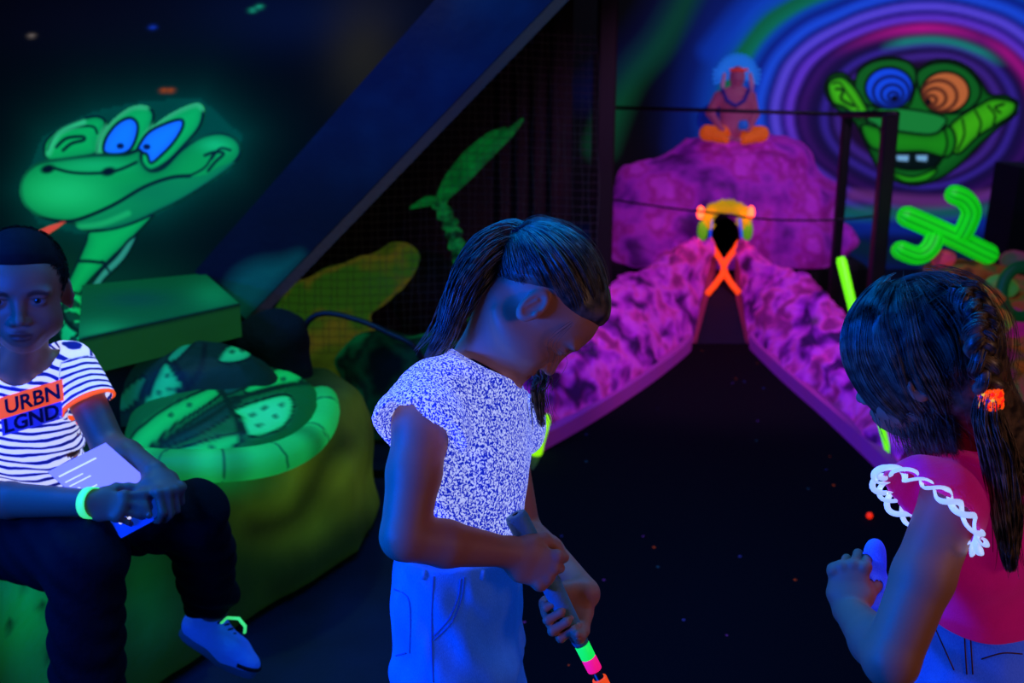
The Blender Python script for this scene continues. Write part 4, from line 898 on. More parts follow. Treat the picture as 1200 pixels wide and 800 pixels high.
    J.F = smax(J.F, -(np.minimum(FT.F, Lg.F)-0.0015), 0.001); J.F = smax(J.F, -(np.minimum(A.F, B.F)-0.001), 0.001)
    # keep clear of the tee
    v, f = J.mesh(2); add('trousers', v, f, mat('navy_trousers', (7, 8, 16), 0.9, bump=(60, 0.3), spec=0.15), root)
    # hair: close crop
    K = F.like(); K.ell(Hd.p(0, -0.012, 0.030), np.array([0.0730, 0.0925, 0.0795])*Hd.k, Hd.R, 0.0); K.ell(Hd.p(0, 0.02, 0.058), np.array([0.058, 0.062, 0.050])*Hd.k, Hd.R, 0.02)
    Ly, Lz = [((X-Hd.c[0])*Hd.R[0, i]+(Y-Hd.c[1])*Hd.R[1, i]+(Z-Hd.c[2])*Hd.R[2, i])/Hd.k for i in (1, 2)]
    hl = np.interp(Ly, [-0.12, -0.06, -0.035, -0.010, 0.005, 0.022, 0.040, 0.07, 0.1], [-0.070, -0.050, -0.020, 0.010, -0.010, 0.010, 0.045, 0.058, 0.066]).astype(np.float32); K.F = smax(K.F+0.003*np.clip(1-(Lz-hl)/0.02, 0, 1), (hl-Lz)*0.7, 0.004)
    base = K.mesh(1); g = np.random.default_rng(11); D = unit(g.normal(size=(9000, 3))); C0, R0 = (0, -0.012, 0.030), (0.071, 0.090, 0.076); q = C0+D*np.array(R0)
    D = D[q[:, 2] > 0.004+np.interp(q[:, 1], [-0.12, -0.06, -0.035, -0.010, 0.005, 0.022, 0.040, 0.07, 0.1], [-0.070, -0.050, -0.020, 0.010, -0.010, 0.010, 0.045, 0.060, 0.068])][:2600]
    tt = np.linspace(0, 1, 4); e = unit(D+np.array([0.05, 0.16, -0.05])+g.normal(size=(len(D), 3))*0.06); sv = strands(ell_surf(Hd, C0, R0, unit(slerp(D, e, tt)), 0.002+tt[None]*0.005+g.random((len(D), 1))*0.002), 0.0007)
    hv, hf = join(base, sv); add('hair', hv, hf, mat('hair_black', (10, 9, 12), 0.85, noise=(60, (20, 17, 18), 0.2), spec=0.15), root)
    # green glow wristband on his right arm
    d = nrm(W2-ER); c = W2+d*0.006; e1 = nrm(np.cross(d, V(0, 0, 1))); e2 = np.cross(d, e1); M_gl = mat('glow_band', (60, 255, 120), 0.5, (70, 240, 130), 0.8)
    b = MB(); n = 28; vs = []
    for r_, z_ in ((0.0255, -0.0085), (0.0280, -0.0085), (0.0280, 0.0085), (0.0255, 0.0085)):
        for k in range(n): a = 2*PI*k/n; vs.append(c+d*z_+(e1*math.cos(a)+e2*math.sin(a)*1.0)*r_)
    b.raw(vs, [(i*n+k, i*n+(k+1) % n, ((i+1) % 4)*n+(k+1) % n, ((i+1) % 4)*n+k) for i in range(4) for k in range(n)]); b.build('wristband', M_gl, root, True, 'glowing green wristband')
    # shoes
    M_up = mat('shoe_blue_white', (70, 110, 180), 0.6, (14, 76, 240), 0.30, bump=(120, 0.3)); M_so = mat('shoe_sole_grey', (40, 90, 110), 0.6, (6, 50, 110), 0.12); M_la = mat('lace_black', (8, 8, 12), 0.8); M_sk = mat('sock_white', (190, 200, 240), 0.9, (90, 120, 255), 0.6)
    at = shoe(root, aL+V(0.0, 0, -0.012), img(0.86, -0.40, -0.30), img(0.35, 0.9, 0), 0.195, M_up, M_so, M_la, M_sk)
    b = MB().tube([at(0.10, 0.18, 0.02), at(0.16, 0.24, 0.12), at(0.13, 0.36, 0.17), at(0.10, 0.46, 0.12), at(0.09, 0.48, 0.05)], 0.0055, 8, flat=0.5); b.build('pull_loop', M_gl, root, True, 'glowing green loop at the laces')
    shoe(root, aR+V(0, 0, -0.012), (0.1, -1, -0.1), (0, 0, 1), 0.195, M_up, M_so, M_la, M_sk)
    # booklet
    c = [P(56, 553, 1.80), P(124, 519, 1.855), None, P(142, 630, 1.74)]; c[2] = c[1]+c[3]-c[0]; nn = nrm(np.cross(c[1]-c[0], c[3]-c[0])); nn = nn if nn[1] < 0 else -nn
    bk = empty('booklet', (c[0]+c[1]+c[2]+c[3])/4-V(0, 0, 0.05), 'pale violet booklet with small print held by the boy in the striped tee', 'booklet')
    M_pg = mat('page_lavender', (150, 140, 190), 0.6, (158, 146, 255), 0.62); M_bl = mat('page_blue', (20, 80, 220), 0.6, (10, 80, 240), 0.3); M_ink = mat('print_white', (230, 230, 255), 0.6, (225, 225, 255), 0.85)
    q = lambda u, w: c[0]*(1-u)*(1-w)+c[1]*(1-u)*w+c[3]*u*(1-w)+c[2]*u*w       # u down the page, w across
    MB().prism([q(0, 0), q(0, 1), q(1, 1), q(1, 0)], -nn*0.003).build('cover', M_bl, bk)
    MB().prism([q(0.0, 0)+nn*.001, q(0.0, 1)+nn*.001, q(0.76, 1)+nn*.001, q(0.62, 0)+nn*.001], nn*0.0012).build('page', M_pg, bk)
    for u, w0, w1, hh in ((0.10, 0.06, 0.70, 0.016), (0.19, 0.06, 0.36, 0.012), (0.25, 0.06, 0.42, 0.012), (0.31, 0.06, 0.16, 0.03), (0.37, 0.06, 0.38, 0.012)): MB().prism([q(u, w0)+nn*.0026, q(u, w1)+nn*.0026, q(u+hh, w1)+nn*.0026, q(u+hh, w0)+nn*.0026], nn*0.0003).build('text_line', M_ink, bk)
    for w0, w1 in ((0.15, 0.24), (0.27, 0.36), (0.40, 0.46), (0.49, 0.66)): MB().prism([q(0.83, w0)+nn*.0006, q(0.83, w1)+nn*.0006, q(0.87, w1)+nn*.0006, q(0.87, w0)+nn*.0006], nn*0.0004).build('heading_bar', M_ink, bk)
# ================================================================== THE PLACE
def painted_wall(name, o, u, v, nu, nv, back, paint, m, parent=None, sel=None, extra=None):
    """a slab whose front carries the painted grid; back = vector to its rear side"""
    W, f = plane_grid(o, u, v, nu, nv)
    x, y = proj(W[:, 0], W[:, 1], W[:, 2]); pt = paint(x, y, W)
    n = len(W); o, u, v, back = [np.asarray(q, float) for q in (o, u, v, back)]
    c = [o, o+u, o+u+v, o+v]; Wb = np.array(c+[q+back for q in c]); fb = np.array([(4, 5, 6, 7), (0, 1, 5, 4), (1, 2, 6, 5), (2, 3, 7, 6), (3, 0, 4, 7)])+n
    W = np.concatenate([W, Wb]); f = np.concatenate([f, fb]); col = np.concatenate([pt.c, np.tile(pt.c.mean(0)*0.3, (8, 1))])
    return add(name, W, f, m, parent, False, col=col), pt
def bands(r, tab):
    xs = [a for a, _ in tab]; cs = np.array([lin(c) for _, c in tab]); return np.stack([np.interp(r, xs, cs[:, i]) for i in range(3)], 1)
def ribbed(b, pts, r, cols, n=48, ribs=9, depth=0.12, ends=True):
    pts = smooth_path(pts, 8); m = len(pts); L = np.concatenate([[0], np.cumsum(np.linalg.norm(np.diff(pts, axis=0), axis=1))]); tot = L[-1]; r0 = r
    rr = np.array([r*math.sqrt(max(0.02, 1-max(0, 1-min(l, tot-l)/r)**2)) if ends else r for l in L])
    T = unit(np.gradient(pts, axis=0)); Uv = unit(V(0, 1, 0)-T*(T@V(0, 1, 0))[:, None]); Wv = np.cross(T, Uv); v0 = len(b.v); vs = []
    for i in range(m):
        for k in range(n):
            a = 2*PI*k/n; q = rr[i]*(1-depth*(0.5+0.5*math.cos(a*ribs))**3); vs.append(pts[i]+q*(math.cos(a)*Uv[i]+math.sin(a)*Wv[i])); cols.append((0.5+0.5*math.cos(a*ribs))**2)
    f = [(i*n+k, i*n+(k+1) % n, (i+1)*n+(k+1) % n, (i+1)*n+k) for i in range(m-1) for k in range(n)]+[tuple(range(n-1, -1, -1)), tuple(range((m-1)*n, m*n))]
    b.raw(vs, f)
def boulder(name, c, r, m, seed, amp=0.12, freq=3.0, h=0.014, cut=0.0, R=None, label=None, cat='rock', group=None, colf=None, k=0.05, more=()):
    c = np.asarray(c, float); r = np.asarray(r, float); e = r*1.35+0.05
    lo = c-e; hi = c+e
    for cc, rr in more: lo = np.minimum(lo, cc-np.asarray(rr)*1.3); hi = np.maximum(hi, cc+np.asarray(rr)*1.3)
    lo[2] = max(lo[2], cut-0.02); F = Field([axis([(lo[i], hi[i], h)]) for i in range(3)]); F.ell(c, r, R, 0.0)
    for cc, rr in more: F.ell(cc, rr, None, k)
    X, Y, Z = F.grid(); s = float(seed)*3.7; a = amp*float(r.min())
    F.F = F.F+(a*fbm(X*freq/r.min()*0.2+s, Y*freq/r.min()*0.2+s, Z*freq/r.min()*0.2+s, 4)).astype(np.float32)
    F.F = smax(F.F, cut-Z, 0.004); v, f = F.mesh(1); col = None
    if colf is not None: col = colf(v)
    o = add(name, v, f, m, None, True, col=col); tag(o, label, cat, group); return o
def noise_col(v, cs, freq, seed=0.0, contrast=1.4):
    """pigment patches: mixes the listed colours with 3D noise"""
    n = fbm(v[:, 0]*freq+seed, v[:, 1]*freq+seed*2, v[:, 2]*freq+seed*3, 4)*contrast*0.5+0.5; xs = np.linspace(0, 1, len(cs)); L_ = np.array([lin(c) for c in cs])
    return np.stack([np.interp(n, xs, L_[:, i]) for i in range(3)], 1)

def room():
    W_, z1 = 4.3, 2.7
    fl = mat('floor_dark', (22, 34, 62), 0.55, noise=(6, (14, 22, 44), 0.25), bump=(90, 0.15))
    tag(MB().box((0.8, 3.5, -0.05), (7.2, 9.6, 0.1)).build('floor', fl), kind='structure')
    dk = mat('wall_black', (12, 12, 18), 0.9, noise=(3, (20, 16, 22), 0.3))
    tag(MB().box((0.8, 3.3, z1+0.05), (7.2, 9.2, 0.1)).build('ceiling', dk), kind='structure')
    tag(MB().box((W_+0.05, 3.3, z1/2), (0.1, 9.0, z1)).build('wall_right', dk), kind='structure')
    tag(MB().box((0.8, -1.25, z1/2), (7.2, 0.1, z1)).build('wall_front', dk), kind='structure')
    tag(MB().box((-2.65, 3.3, z1/2), (0.1, 9.0, z1)).build('wall_side', dk), kind='structure')
    # ---- back wall with the airbrushed rings
    def pb(x, y, W):
        p = Paint(x, y, (3, 3, 8)); nz = 10*fbm(W[:, 0]*1.5, W[:, 2]*1.5, W[:, 0]*0+3.3, 3); dx, dy = x-1083, y-138
        th = np.arctan2(dy, dx); r = np.hypot(dx, dy*np.where(dy < 0, 1.32, 1.45))+nz*0.5+4*np.sin(th*3+1)
        tab = [(0, (60, 20, 70)), (88, (30, 10, 50)), (97, (70, 40, 150)), (106, (24, 10, 60)), (114, (60, 40, 160)), (122, (24, 14, 70)), (130, (34, 14, 80)), (138, (60, 20, 110)), (146, (30, 10, 80)), (154, (110, 60, 230)), (163, (40, 20, 130)), (172, (100, 80, 245)), (182, (20, 30, 140)), (192, (30, 85, 245)), (206, (10, 30, 140)),
               (216, (10, 70, 190)), (226, (10, 120, 95)), (240, (10, 105, 70)), (250, (10, 80, 190)), (262, (15, 75, 210)), (280, (8, 30, 120)), (300, (8, 22, 90)), (330, (4, 8, 40)), (370, (3, 4, 14))]
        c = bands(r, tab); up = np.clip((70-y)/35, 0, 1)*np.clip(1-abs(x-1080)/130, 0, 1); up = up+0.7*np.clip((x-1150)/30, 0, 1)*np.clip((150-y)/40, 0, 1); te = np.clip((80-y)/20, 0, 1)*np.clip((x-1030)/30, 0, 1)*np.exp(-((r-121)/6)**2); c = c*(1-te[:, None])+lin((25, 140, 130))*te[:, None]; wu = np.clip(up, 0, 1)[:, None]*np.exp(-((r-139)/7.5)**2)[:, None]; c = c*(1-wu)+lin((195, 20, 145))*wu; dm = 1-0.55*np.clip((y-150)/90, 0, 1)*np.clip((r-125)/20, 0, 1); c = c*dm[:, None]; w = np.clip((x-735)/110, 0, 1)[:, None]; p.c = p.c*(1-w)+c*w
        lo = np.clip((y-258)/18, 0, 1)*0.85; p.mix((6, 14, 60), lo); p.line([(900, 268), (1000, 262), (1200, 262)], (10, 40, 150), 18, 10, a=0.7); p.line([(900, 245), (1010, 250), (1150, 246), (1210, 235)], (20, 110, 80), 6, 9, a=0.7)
        p.line([(1000, 228), (1100, 236), (1190, 222)], (110, 50, 130), 5, 8, a=0.8)
        p.line([(812, -20), (775, 45), (735, 95), (705, 170)], (8, 82, 52), 8, 24, a=0.75); p.line([(790, -20), (745, 55), (690, 110)], (8, 14, 70), 10, 30, a=0.5); p.line([(860, -40), (835, 30), (815, 110), (805, 170)], (10, 30, 120), 16, 28, a=0.5)
        p.line([(905, -20), (870, 10), (830, 60)], (10, 60, 190), 10, 14, a=0.6)
        for a in (-0.9, -0.75, -0.6): p.line([(1083+200*math.cos(PI-a), 60-150*math.sin(-a)*-1) for _ in (0,)]+[(760, -20)], (5, 20, 70), 6, 12, a=0.0)
        return p
    MW = mat_attr('mural_paint', 0.60, 0.75)
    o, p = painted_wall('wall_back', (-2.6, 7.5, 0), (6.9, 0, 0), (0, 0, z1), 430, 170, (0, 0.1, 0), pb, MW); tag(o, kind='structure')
    # ---- painted face on the back wall
    def sheet(name, pxlo, pxhi, Yp, step, paintf, parts, label, cat, lift=0.004):
        a, b = P(pxlo[0], pxhi[1], Yp), P(pxhi[0], pxlo[1], Yp); o_ = V(a[0], Yp, min(a[2], P(pxhi[0], pxhi[1], Yp)[2])); u_ = V(P(pxhi[0], pxlo[1], Yp)[0]-a[0], 0, 0); v_ = V(0, 0, b[2]-o_[2])
        W, f = plane_grid(o_, u_, v_, int(u_[0]/step), int(v_[2]/step)); x, y = proj(W[:, 0], W[:, 1], W[:, 2]); pt = paintf(x, y)
        root = None
        for lid, nm, lb in [(None, name, None)]+parts:
            selv = pt.m & (pt.layer == 0) if lid is None else (pt.layer == lid)
            fm_ = selv[f].any(1) & pt.m[f].all(1) if lid is None else (selv[f].all(1)); ff = f[fm_]
            if lid is None: # leave out faces fully owned by a part
                own = (pt.layer[ff] > 0).all(1) & (pt.layer[ff] == pt.layer[ff][:, :1]).all(1); ff = ff[~own]
            uq, inv = np.unique(ff, return_inverse=True); inv = inv.reshape(-1, 4); n = len(uq); Wf = W[uq]; Wb = Wf+V(0, lift-0.0005, 0)
            ed = {}
            for q in inv:
                for i in range(4):
                    e = (q[i], q[(i+1) % 4]); ed[e] = 1
            rim = [(e[1], e[0], e[0]+n, e[1]+n) for e in ed if (e[1], e[0]) not in ed]
            V2 = np.concatenate([Wf, Wb]); F2 = np.concatenate([inv, np.array(rim).reshape(-1, 4)]); c2 = np.concatenate([pt.c[uq]]*2)
            o2 = add(nm, V2, F2, MP, root, False, col=c2)
            if lid is None: root = o2; tag(o2, label, cat)
            elif lb: o2['label'] = lb
        return root
    MP = mat_attr('figure_paint', 0.62, 0.6)
    def face(x, y):
        p = Paint(x, y, (10, 60, 20)); K = (2, 16, 10)
        out = [(967, 100), (973, 88), (988, 85), (1002, 95), (1006, 82), (1020, 71), (1042, 66), (1064, 71), (1076, 80), (1092, 71), (1114, 70), (1136, 79), (1150, 96), (1160, 110), (1180, 112), (1194, 121), (1191, 134), (1170, 150), (1148, 170), (1126, 192), (1102, 209), (1074, 217), (1048, 212), (1028, 196), (1014, 168), (1000, 142), (980, 128), (969, 114)]
        p.fill(out, (16, 112, 34), 1.5, K, 3, shade=((4, 50, 18), 9))
        p.fill([(1002, 96), (1008, 82), (1024, 72), (1046, 69), (1066, 74), (1074, 88), (1070, 112), (1060, 126), (1020, 124), (1004, 112)], (14, 100, 34), 1.5, K, 2, False)
        p.fill([(1074, 92), (1084, 78), (1108, 73), (1132, 81), (1148, 100), (1146, 118), (1126, 132), (1090, 128)], (14, 100, 34), 1.5, K, 2, False)
        p.fill([(970, 101), (977, 92), (988, 91), (1000, 101), (1010, 116), (1018, 134), (1008, 140), (990, 126), (976, 120)], (70, 200, 24), 1.5, K, 2, False, shade=((20, 120, 20), 4)); p.line([(980, 104), (988, 106), (986, 116), (1000, 124)], K, 2, 1.5); p.line([(976, 98), (984, 97), (992, 108), (1006, 128)], K, 1.2, 1.2)
        p.fill([(1190, 122), (1180, 117), (1162, 116), (1146, 124), (1126, 136), (1112, 150), (1112, 172), (1124, 180), (1146, 160), (1168, 146), (1186, 134)], (66, 190, 22), 1.5, K, 2, False, shade=((20, 120, 20), 5)); p.line([(1176, 122), (1166, 126), (1172, 132)], K, 2, 1.2)
        for a in ((1128, 140, 1122, 176), (1143, 130, 1146, 158), (1158, 124, 1164, 146)): p.line([(a[0], a[1]), ((a[0]+a[2])/2+5, (a[1]+a[3])/2), (a[2], a[3])], K, 1.6, 1.2)
        p.fill([(1020, 132), (1040, 126), (1080, 130), (1108, 138), (1104, 150), (1090, 158), (1040, 152), (1018, 146)], (26, 140, 60), 2, K, 1.6, False)
        p.fill([(1010, 146), (1040, 152), (1090, 158), (1112, 148), (1120, 166), (1110, 184), (1082, 178), (1046, 178), (1020, 172)], (28, 150, 26), 1.5, K, 2, False, shade=((16, 100, 24), 5))
        p.line([(1013, 140), (1030, 150), (1036, 178), (1048, 200)], K, 1.5, 1.2); p.line([(1106, 148), (1110, 170), (1100, 192), (1084, 206)], K, 1.8, 1.2)
        p.fill([(1044, 182), (1070, 180), (1100, 184), (1092, 196), (1066, 199), (1046, 194)], (4, 20, 22), 1.2, K, 1.6, False); p.fill([(1046, 202), (1070, 207), (1098, 198), (1086, 211), (1060, 213)], (36, 160, 24), 1.5, K, 1.2, False)
        for i, (cx, cy, c1, c2, sx, sy) in enumerate(((1042, 103, (20, 80, 250), (10, 30, 120), 1048, 115), (1108, 108, (205, 110, 60), (90, 40, 30), 1088, 119))):
            e = [(cx+28*math.cos(t), cy+24*math.sin(t)) for t in np.linspace(0, 2*PI, 17)[:-1]]; p.fill(e, c1, 1.2, K, 2.4, False, layer=1+i, sm=True)
            for rr in (21, 13, 6): q = [(sx+(cx-sx)*rr/34+rr*math.cos(t), sy+(cy-sy)*rr/34+rr*0.86*math.sin(t)) for t in np.linspace(0, 2*PI, 22)[:-1]]; q2 = smooth_path(q, 3, True); i_ = p.inside(smooth_path(e, 5, True)); d = p.dist(q2); w = (1-np.clip((d-1.4)/1.4, 0, 1))*i_; p.mix(c2, w)
            d = np.hypot(x-sx, y-sy); p.mix((6, 6, 20), 1-np.clip((d-3)/1.5, 0, 1))
        for i, (x0, x1) in enumerate(((1049, 1066), (1072, 1088))): p.fill([(x0, 181), (x1, 181), (x1-1, 190), (x0+2, 189)], (130, 190, 235), 1.2, K, 1, False, layer=3+i, sm=False)
        return p
    sheet('wall_painting', (955, 58), (1202, 226), 7.494, 0.0065, face, [(1, 'eye', 'blue spiral eye'), (2, 'eye', 'orange spiral eye'), (3, 'tooth', 'pale blue tooth'), (4, 'tooth', 'pale blue tooth')], 'painted green cartoon reptile face with blue and orange spiral eyes on the ringed back wall', 'wall painting')
    # ---- left wall, dark, with a green halo round the snake
    YL = 3.62
    def pl(x, y, W):
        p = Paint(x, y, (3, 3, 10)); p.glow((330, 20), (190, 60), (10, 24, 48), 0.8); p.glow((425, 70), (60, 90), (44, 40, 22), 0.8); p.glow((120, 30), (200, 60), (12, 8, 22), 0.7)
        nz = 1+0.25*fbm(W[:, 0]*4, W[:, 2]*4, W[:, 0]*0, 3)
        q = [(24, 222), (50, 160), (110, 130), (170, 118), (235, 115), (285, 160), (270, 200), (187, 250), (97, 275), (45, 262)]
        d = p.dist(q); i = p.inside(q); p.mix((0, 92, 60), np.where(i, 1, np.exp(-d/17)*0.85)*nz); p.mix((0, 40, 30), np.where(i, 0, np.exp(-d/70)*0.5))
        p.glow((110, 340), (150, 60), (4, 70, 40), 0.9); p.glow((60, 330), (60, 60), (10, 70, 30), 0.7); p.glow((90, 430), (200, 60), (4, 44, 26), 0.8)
        for (cx, cy, c) in ((296, 12, (40, 200, 110)), (304, 8, (40, 200, 110)), (192, 106, (220, 90, 20)), (200, 106, (220, 90, 20)), (179, 32, (30, 70, 160)), (37, 42, (150, 130, 90))): p.glow((cx, cy), (6, 3.2), c, 1.0)
        return p
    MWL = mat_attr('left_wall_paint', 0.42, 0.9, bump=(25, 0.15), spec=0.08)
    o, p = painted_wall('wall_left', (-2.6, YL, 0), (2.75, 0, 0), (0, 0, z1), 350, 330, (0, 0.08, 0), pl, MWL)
    # slanting right edge: drop what lies right of the rafter line
    me = o.data; bm_v = np.array([tuple(v.co) for v in me.vertices])+np.array(o.location)
    import bmesh
    bm = bmesh.new(); bm.from_mesh(me); a, b = P(590, -10, YL), P(268, 338, YL); d2 = nrm(b-a); nn = np.cross(d2, V(0, 1, 0)); nn = nn if nn[0] > 0 else -nn
    bmesh.ops.bisect_plane(bm, geom=bm.verts[:]+bm.edges[:]+bm.faces[:], plane_co=Vector(a)-o.location, plane_no=Vector(nn), clear_outer=False)
    px_low = P(268, 338, YL)
    dl = [f_ for f_ in bm.faces if ((np.array(f_.calc_center_median())+np.array(o.location)-a)@nn > 1e-5) and (f_.calc_center_median().z+o.location.z > 0.0)]
    bmesh.ops.delete(bm, geom=dl, context='FACES'); bm.to_mesh(me); bm.free(); tag(o, kind='structure')
    # ---- painted snake on the left wall
    def snake(x, y):
        p = Paint(x, y, (0, 150, 80)); K = (2, 30, 22); g1, g2, g3 = (8, 195, 76), (4, 112, 50), (90, 215, 50)
        p.fill([(108, 268), (150, 258), (180, 250), (158, 276), (128, 305), (100, 335), (84, 362), (72, 356), (78, 334), (90, 308), (100, 285)], g1, 1.5, K, 2.2, shade=(g2, 6))
        p.fill([(100, 344), (118, 318), (136, 300), (150, 282), (160, 278), (146, 304), (124, 326), (108, 346)], (60, 170, 120), 1.5, K, 2, shade=(g2, 4)); p.line([(86, 306), (104, 306), (122, 308)], K, 2, 2); p.line([(120, 306), (128, 318)], K, 1.5, 1.5)
        p.fill([(52, 182), (53, 166), (68, 152), (94, 140), (114, 136), (124, 144), (117, 164), (112, 180), (82, 186), (62, 190)], g1, 1.5, K, 2.6, shade=(g2, 5)); p.line([(66, 172), (78, 162), (96, 160), (98, 164), (84, 168), (74, 176)], K, 2, 2); p.line([(56, 176), (64, 160), (84, 150), (108, 148), (114, 156)], K, 1.5, 1.5); p.line([(57, 180), (70, 156), (98, 143)], (60, 230, 120), 2, 4, a=0.7)
        for out, inn, pu, ly in (([(116, 180), (119, 160), (134, 140), (154, 126), (172, 125), (180, 135), (174, 156), (162, 178), (140, 184)], [(122, 178), (124, 162), (137, 145), (152, 138), (161, 145), (160, 160), (152, 176), (138, 181)], (141, 171), 1),
                             ([(160, 182), (175, 154), (200, 134), (228, 122), (238, 127), (234, 148), (216, 170), (196, 190), (176, 200), (163, 193)], [(161, 174), (173, 156), (193, 145), (212, 140), (214, 149), (204, 166), (190, 181), (177, 191), (172, 181), (164, 178)], (172, 172), 2)):
            p.fill(out, g1, 1.5, K, 2.8, shade=(g2, 4)); p.line([q for q in out[:5]], (70, 240, 120), 1.5, 5, a=0.6); p.fill(inn, (20, 140, 235), 1.3, K, 2.4, False, layer=ly, shade=((30, 90, 220), 4))
            d = np.hypot((x-pu[0])/1.3, y-pu[1]); p.mix((4, 24, 60), 1-np.clip((d-2.6)/1.6, 0, 1))
        hd = [(24, 222), (27, 208), (36, 197), (50, 190), (80, 186), (112, 182), (146, 181), (164, 176), (166, 190), (176, 200), (192, 196), (212, 176), (235, 161), (258, 156), (276, 163), (282, 177), (273, 192), (245, 213), (215, 232), (187, 246), (160, 259), (130, 268), (100, 270), (86, 262), (62, 258), (42, 251), (28, 238)]
        p.fill(hd, (6, 168, 64), 1.5, K, 3, shade=(g2, 7))
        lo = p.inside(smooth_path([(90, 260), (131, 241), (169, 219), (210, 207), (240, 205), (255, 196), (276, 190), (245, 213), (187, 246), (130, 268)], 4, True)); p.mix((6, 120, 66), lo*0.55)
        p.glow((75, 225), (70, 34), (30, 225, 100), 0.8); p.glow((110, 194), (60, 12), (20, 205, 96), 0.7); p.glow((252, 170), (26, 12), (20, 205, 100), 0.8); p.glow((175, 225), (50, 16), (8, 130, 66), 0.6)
        p.line([(46, 256), (70, 259), (92, 257), (131, 241), (169, 219), (200, 208), (222, 206)], K, 2.6, 1.8); p.line([(64, 197), (84, 202), (110, 203), (136, 200), (160, 190)], K, 1.6, 2); p.line([(240, 182), (252, 178), (262, 180), (252, 190), (244, 200)], K, 1.8, 1.8); p.line([(270, 176), (258, 174), (248, 186)], K, 1.5, 1.5)
        p.line([(222, 206), (240, 196), (250, 180)], K, 1.2, 1.5); p.line([(92, 266), (120, 262), (150, 250)], (30, 200, 90), 3, 4, a=0.7)
        for cx, cy in ((56, 198), (127, 201)): d = np.hypot((x-cx)/1.6, (y-cy)+(x-cx)*0.15); p.mix((2, 24, 18), 1-np.clip((d-3.6)/3, 0, 1))
        p.fill([(76, 260), (58, 264), (42, 272), (35, 280), (44, 282), (58, 274), (70, 266)], (255, 84, 50), 1.3, None, 3, True, layer=3)
        return p
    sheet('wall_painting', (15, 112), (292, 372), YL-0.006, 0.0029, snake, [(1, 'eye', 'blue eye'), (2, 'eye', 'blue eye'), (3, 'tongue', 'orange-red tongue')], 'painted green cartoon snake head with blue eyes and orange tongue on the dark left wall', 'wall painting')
    # ---- sloping beam
    def quadpanel(c, nu, nv):
        a, b = np.meshgrid(np.linspace(0, 1, nu), np.linspace(0, 1, nv), indexing='ij'); a, b = a.reshape(-1, 1), b.reshape(-1, 1)
        W = c[0]*(1-a)*(1-b)+c[1]*a*(1-b)+c[2]*a*b+c[3]*(1-a)*b; i, j = np.meshgrid(np.arange(nu-1), np.arange(nv-1), indexing='ij')
        return W, np.stack([i*nv+j, (i+1)*nv+j, (i+1)*nv+j+1, i*nv+j+1], -1).reshape(-1, 4)
    YB = 3.50; c = [P(228, 318, YB), P(288, 374, YB), P(792, -150, YB), P(642, -150, YB)]
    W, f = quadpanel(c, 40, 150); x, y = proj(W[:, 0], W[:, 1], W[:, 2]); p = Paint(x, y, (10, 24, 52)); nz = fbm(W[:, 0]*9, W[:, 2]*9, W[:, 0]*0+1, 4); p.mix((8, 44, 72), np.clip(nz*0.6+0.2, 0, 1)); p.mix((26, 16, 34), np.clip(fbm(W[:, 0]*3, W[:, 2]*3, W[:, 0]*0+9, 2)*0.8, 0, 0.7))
    p.mix((8, 10, 18), np.clip((y-110)/150, 0, 1)*0.85); q = [(262, 350), (276, 322), (300, 308), (330, 304), (352, 300), (320, 340), (290, 372), (270, 380)]; p.fill(q, (16, 125, 80), 12, None, 3, False)  # lower beam darkened: the fading of its blue light is painted in
    n = len(W); Wb = [q_+V(0, 0.16, 0) for q_ in c]; W2 = np.concatenate([W, c, Wb]); fb = np.array([(0, 4, 5, 1), (1, 5, 6, 2), (2, 6, 7, 3), (3, 7, 4, 0), (4, 7, 6, 5)])+n
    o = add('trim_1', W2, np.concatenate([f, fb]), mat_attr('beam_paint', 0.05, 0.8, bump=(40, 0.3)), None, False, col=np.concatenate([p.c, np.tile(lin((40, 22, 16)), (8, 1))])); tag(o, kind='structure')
    MB().prism([c[1]+V(0.004, -0.004, 0), c[1]+V(0.004, 0.18, 0), c[1]+V(0.03, 0.18, -0.02), c[1]+V(0.03, -0.004, -0.02)], c[2]-c[1]).build('edge_board', mat('edge_board', (120, 60, 34), 0.8, bump=(60, 0.4)), o)
    # ---- dark partition behind the net, with upright boards
    b = MB(); xa, xb = P(330, 300, 5.3)[0], P(668, 300, 5.3)[0]; b.box(((xa+xb)/2, 5.34, 1.25), (xb-xa, 0.06, 2.5))
    k = 0; xx = P(590, 300, 5.3)[0]
    while xx < xb: b.box((xx, 5.29, 1.25), (0.05, 0.05, 2.5), bev=0.01); xx += 0.085
    tag(b.build('wall_partition', mat('partition_brown', (34, 18, 18), 0.85, noise=(8, (14, 9, 12), 0.3), bump=(30, 0.3))), kind='structure')
    tag(MB().box((P(708, 200, 5.2)[0], 5.2, 1.25), (0.09, 0.09, 2.5), bev=0.01).build('trim_2', mat('post_dark', (20, 8, 14), 0.7)), kind='structure')
    q = [P(1196, 196, 5.6), P(1225, 196, 5.6), P(1225, 330, 5.6), P(1172, 330, 5.6)]; lo = [V(v[0], 5.6, v[2]) for v in q]; lo[2] = V(lo[2][0], 5.6, 0); lo[3] = V(P(1160, 420, 5.6)[0], 5.6, 0)
    o = MB().prism([lo[0], lo[1], lo[2], lo[3]], V(0, 0.3, 0)).build('trim_3', mat('black_panel', (5, 5, 8), 0.8)); tag(o, kind='structure')
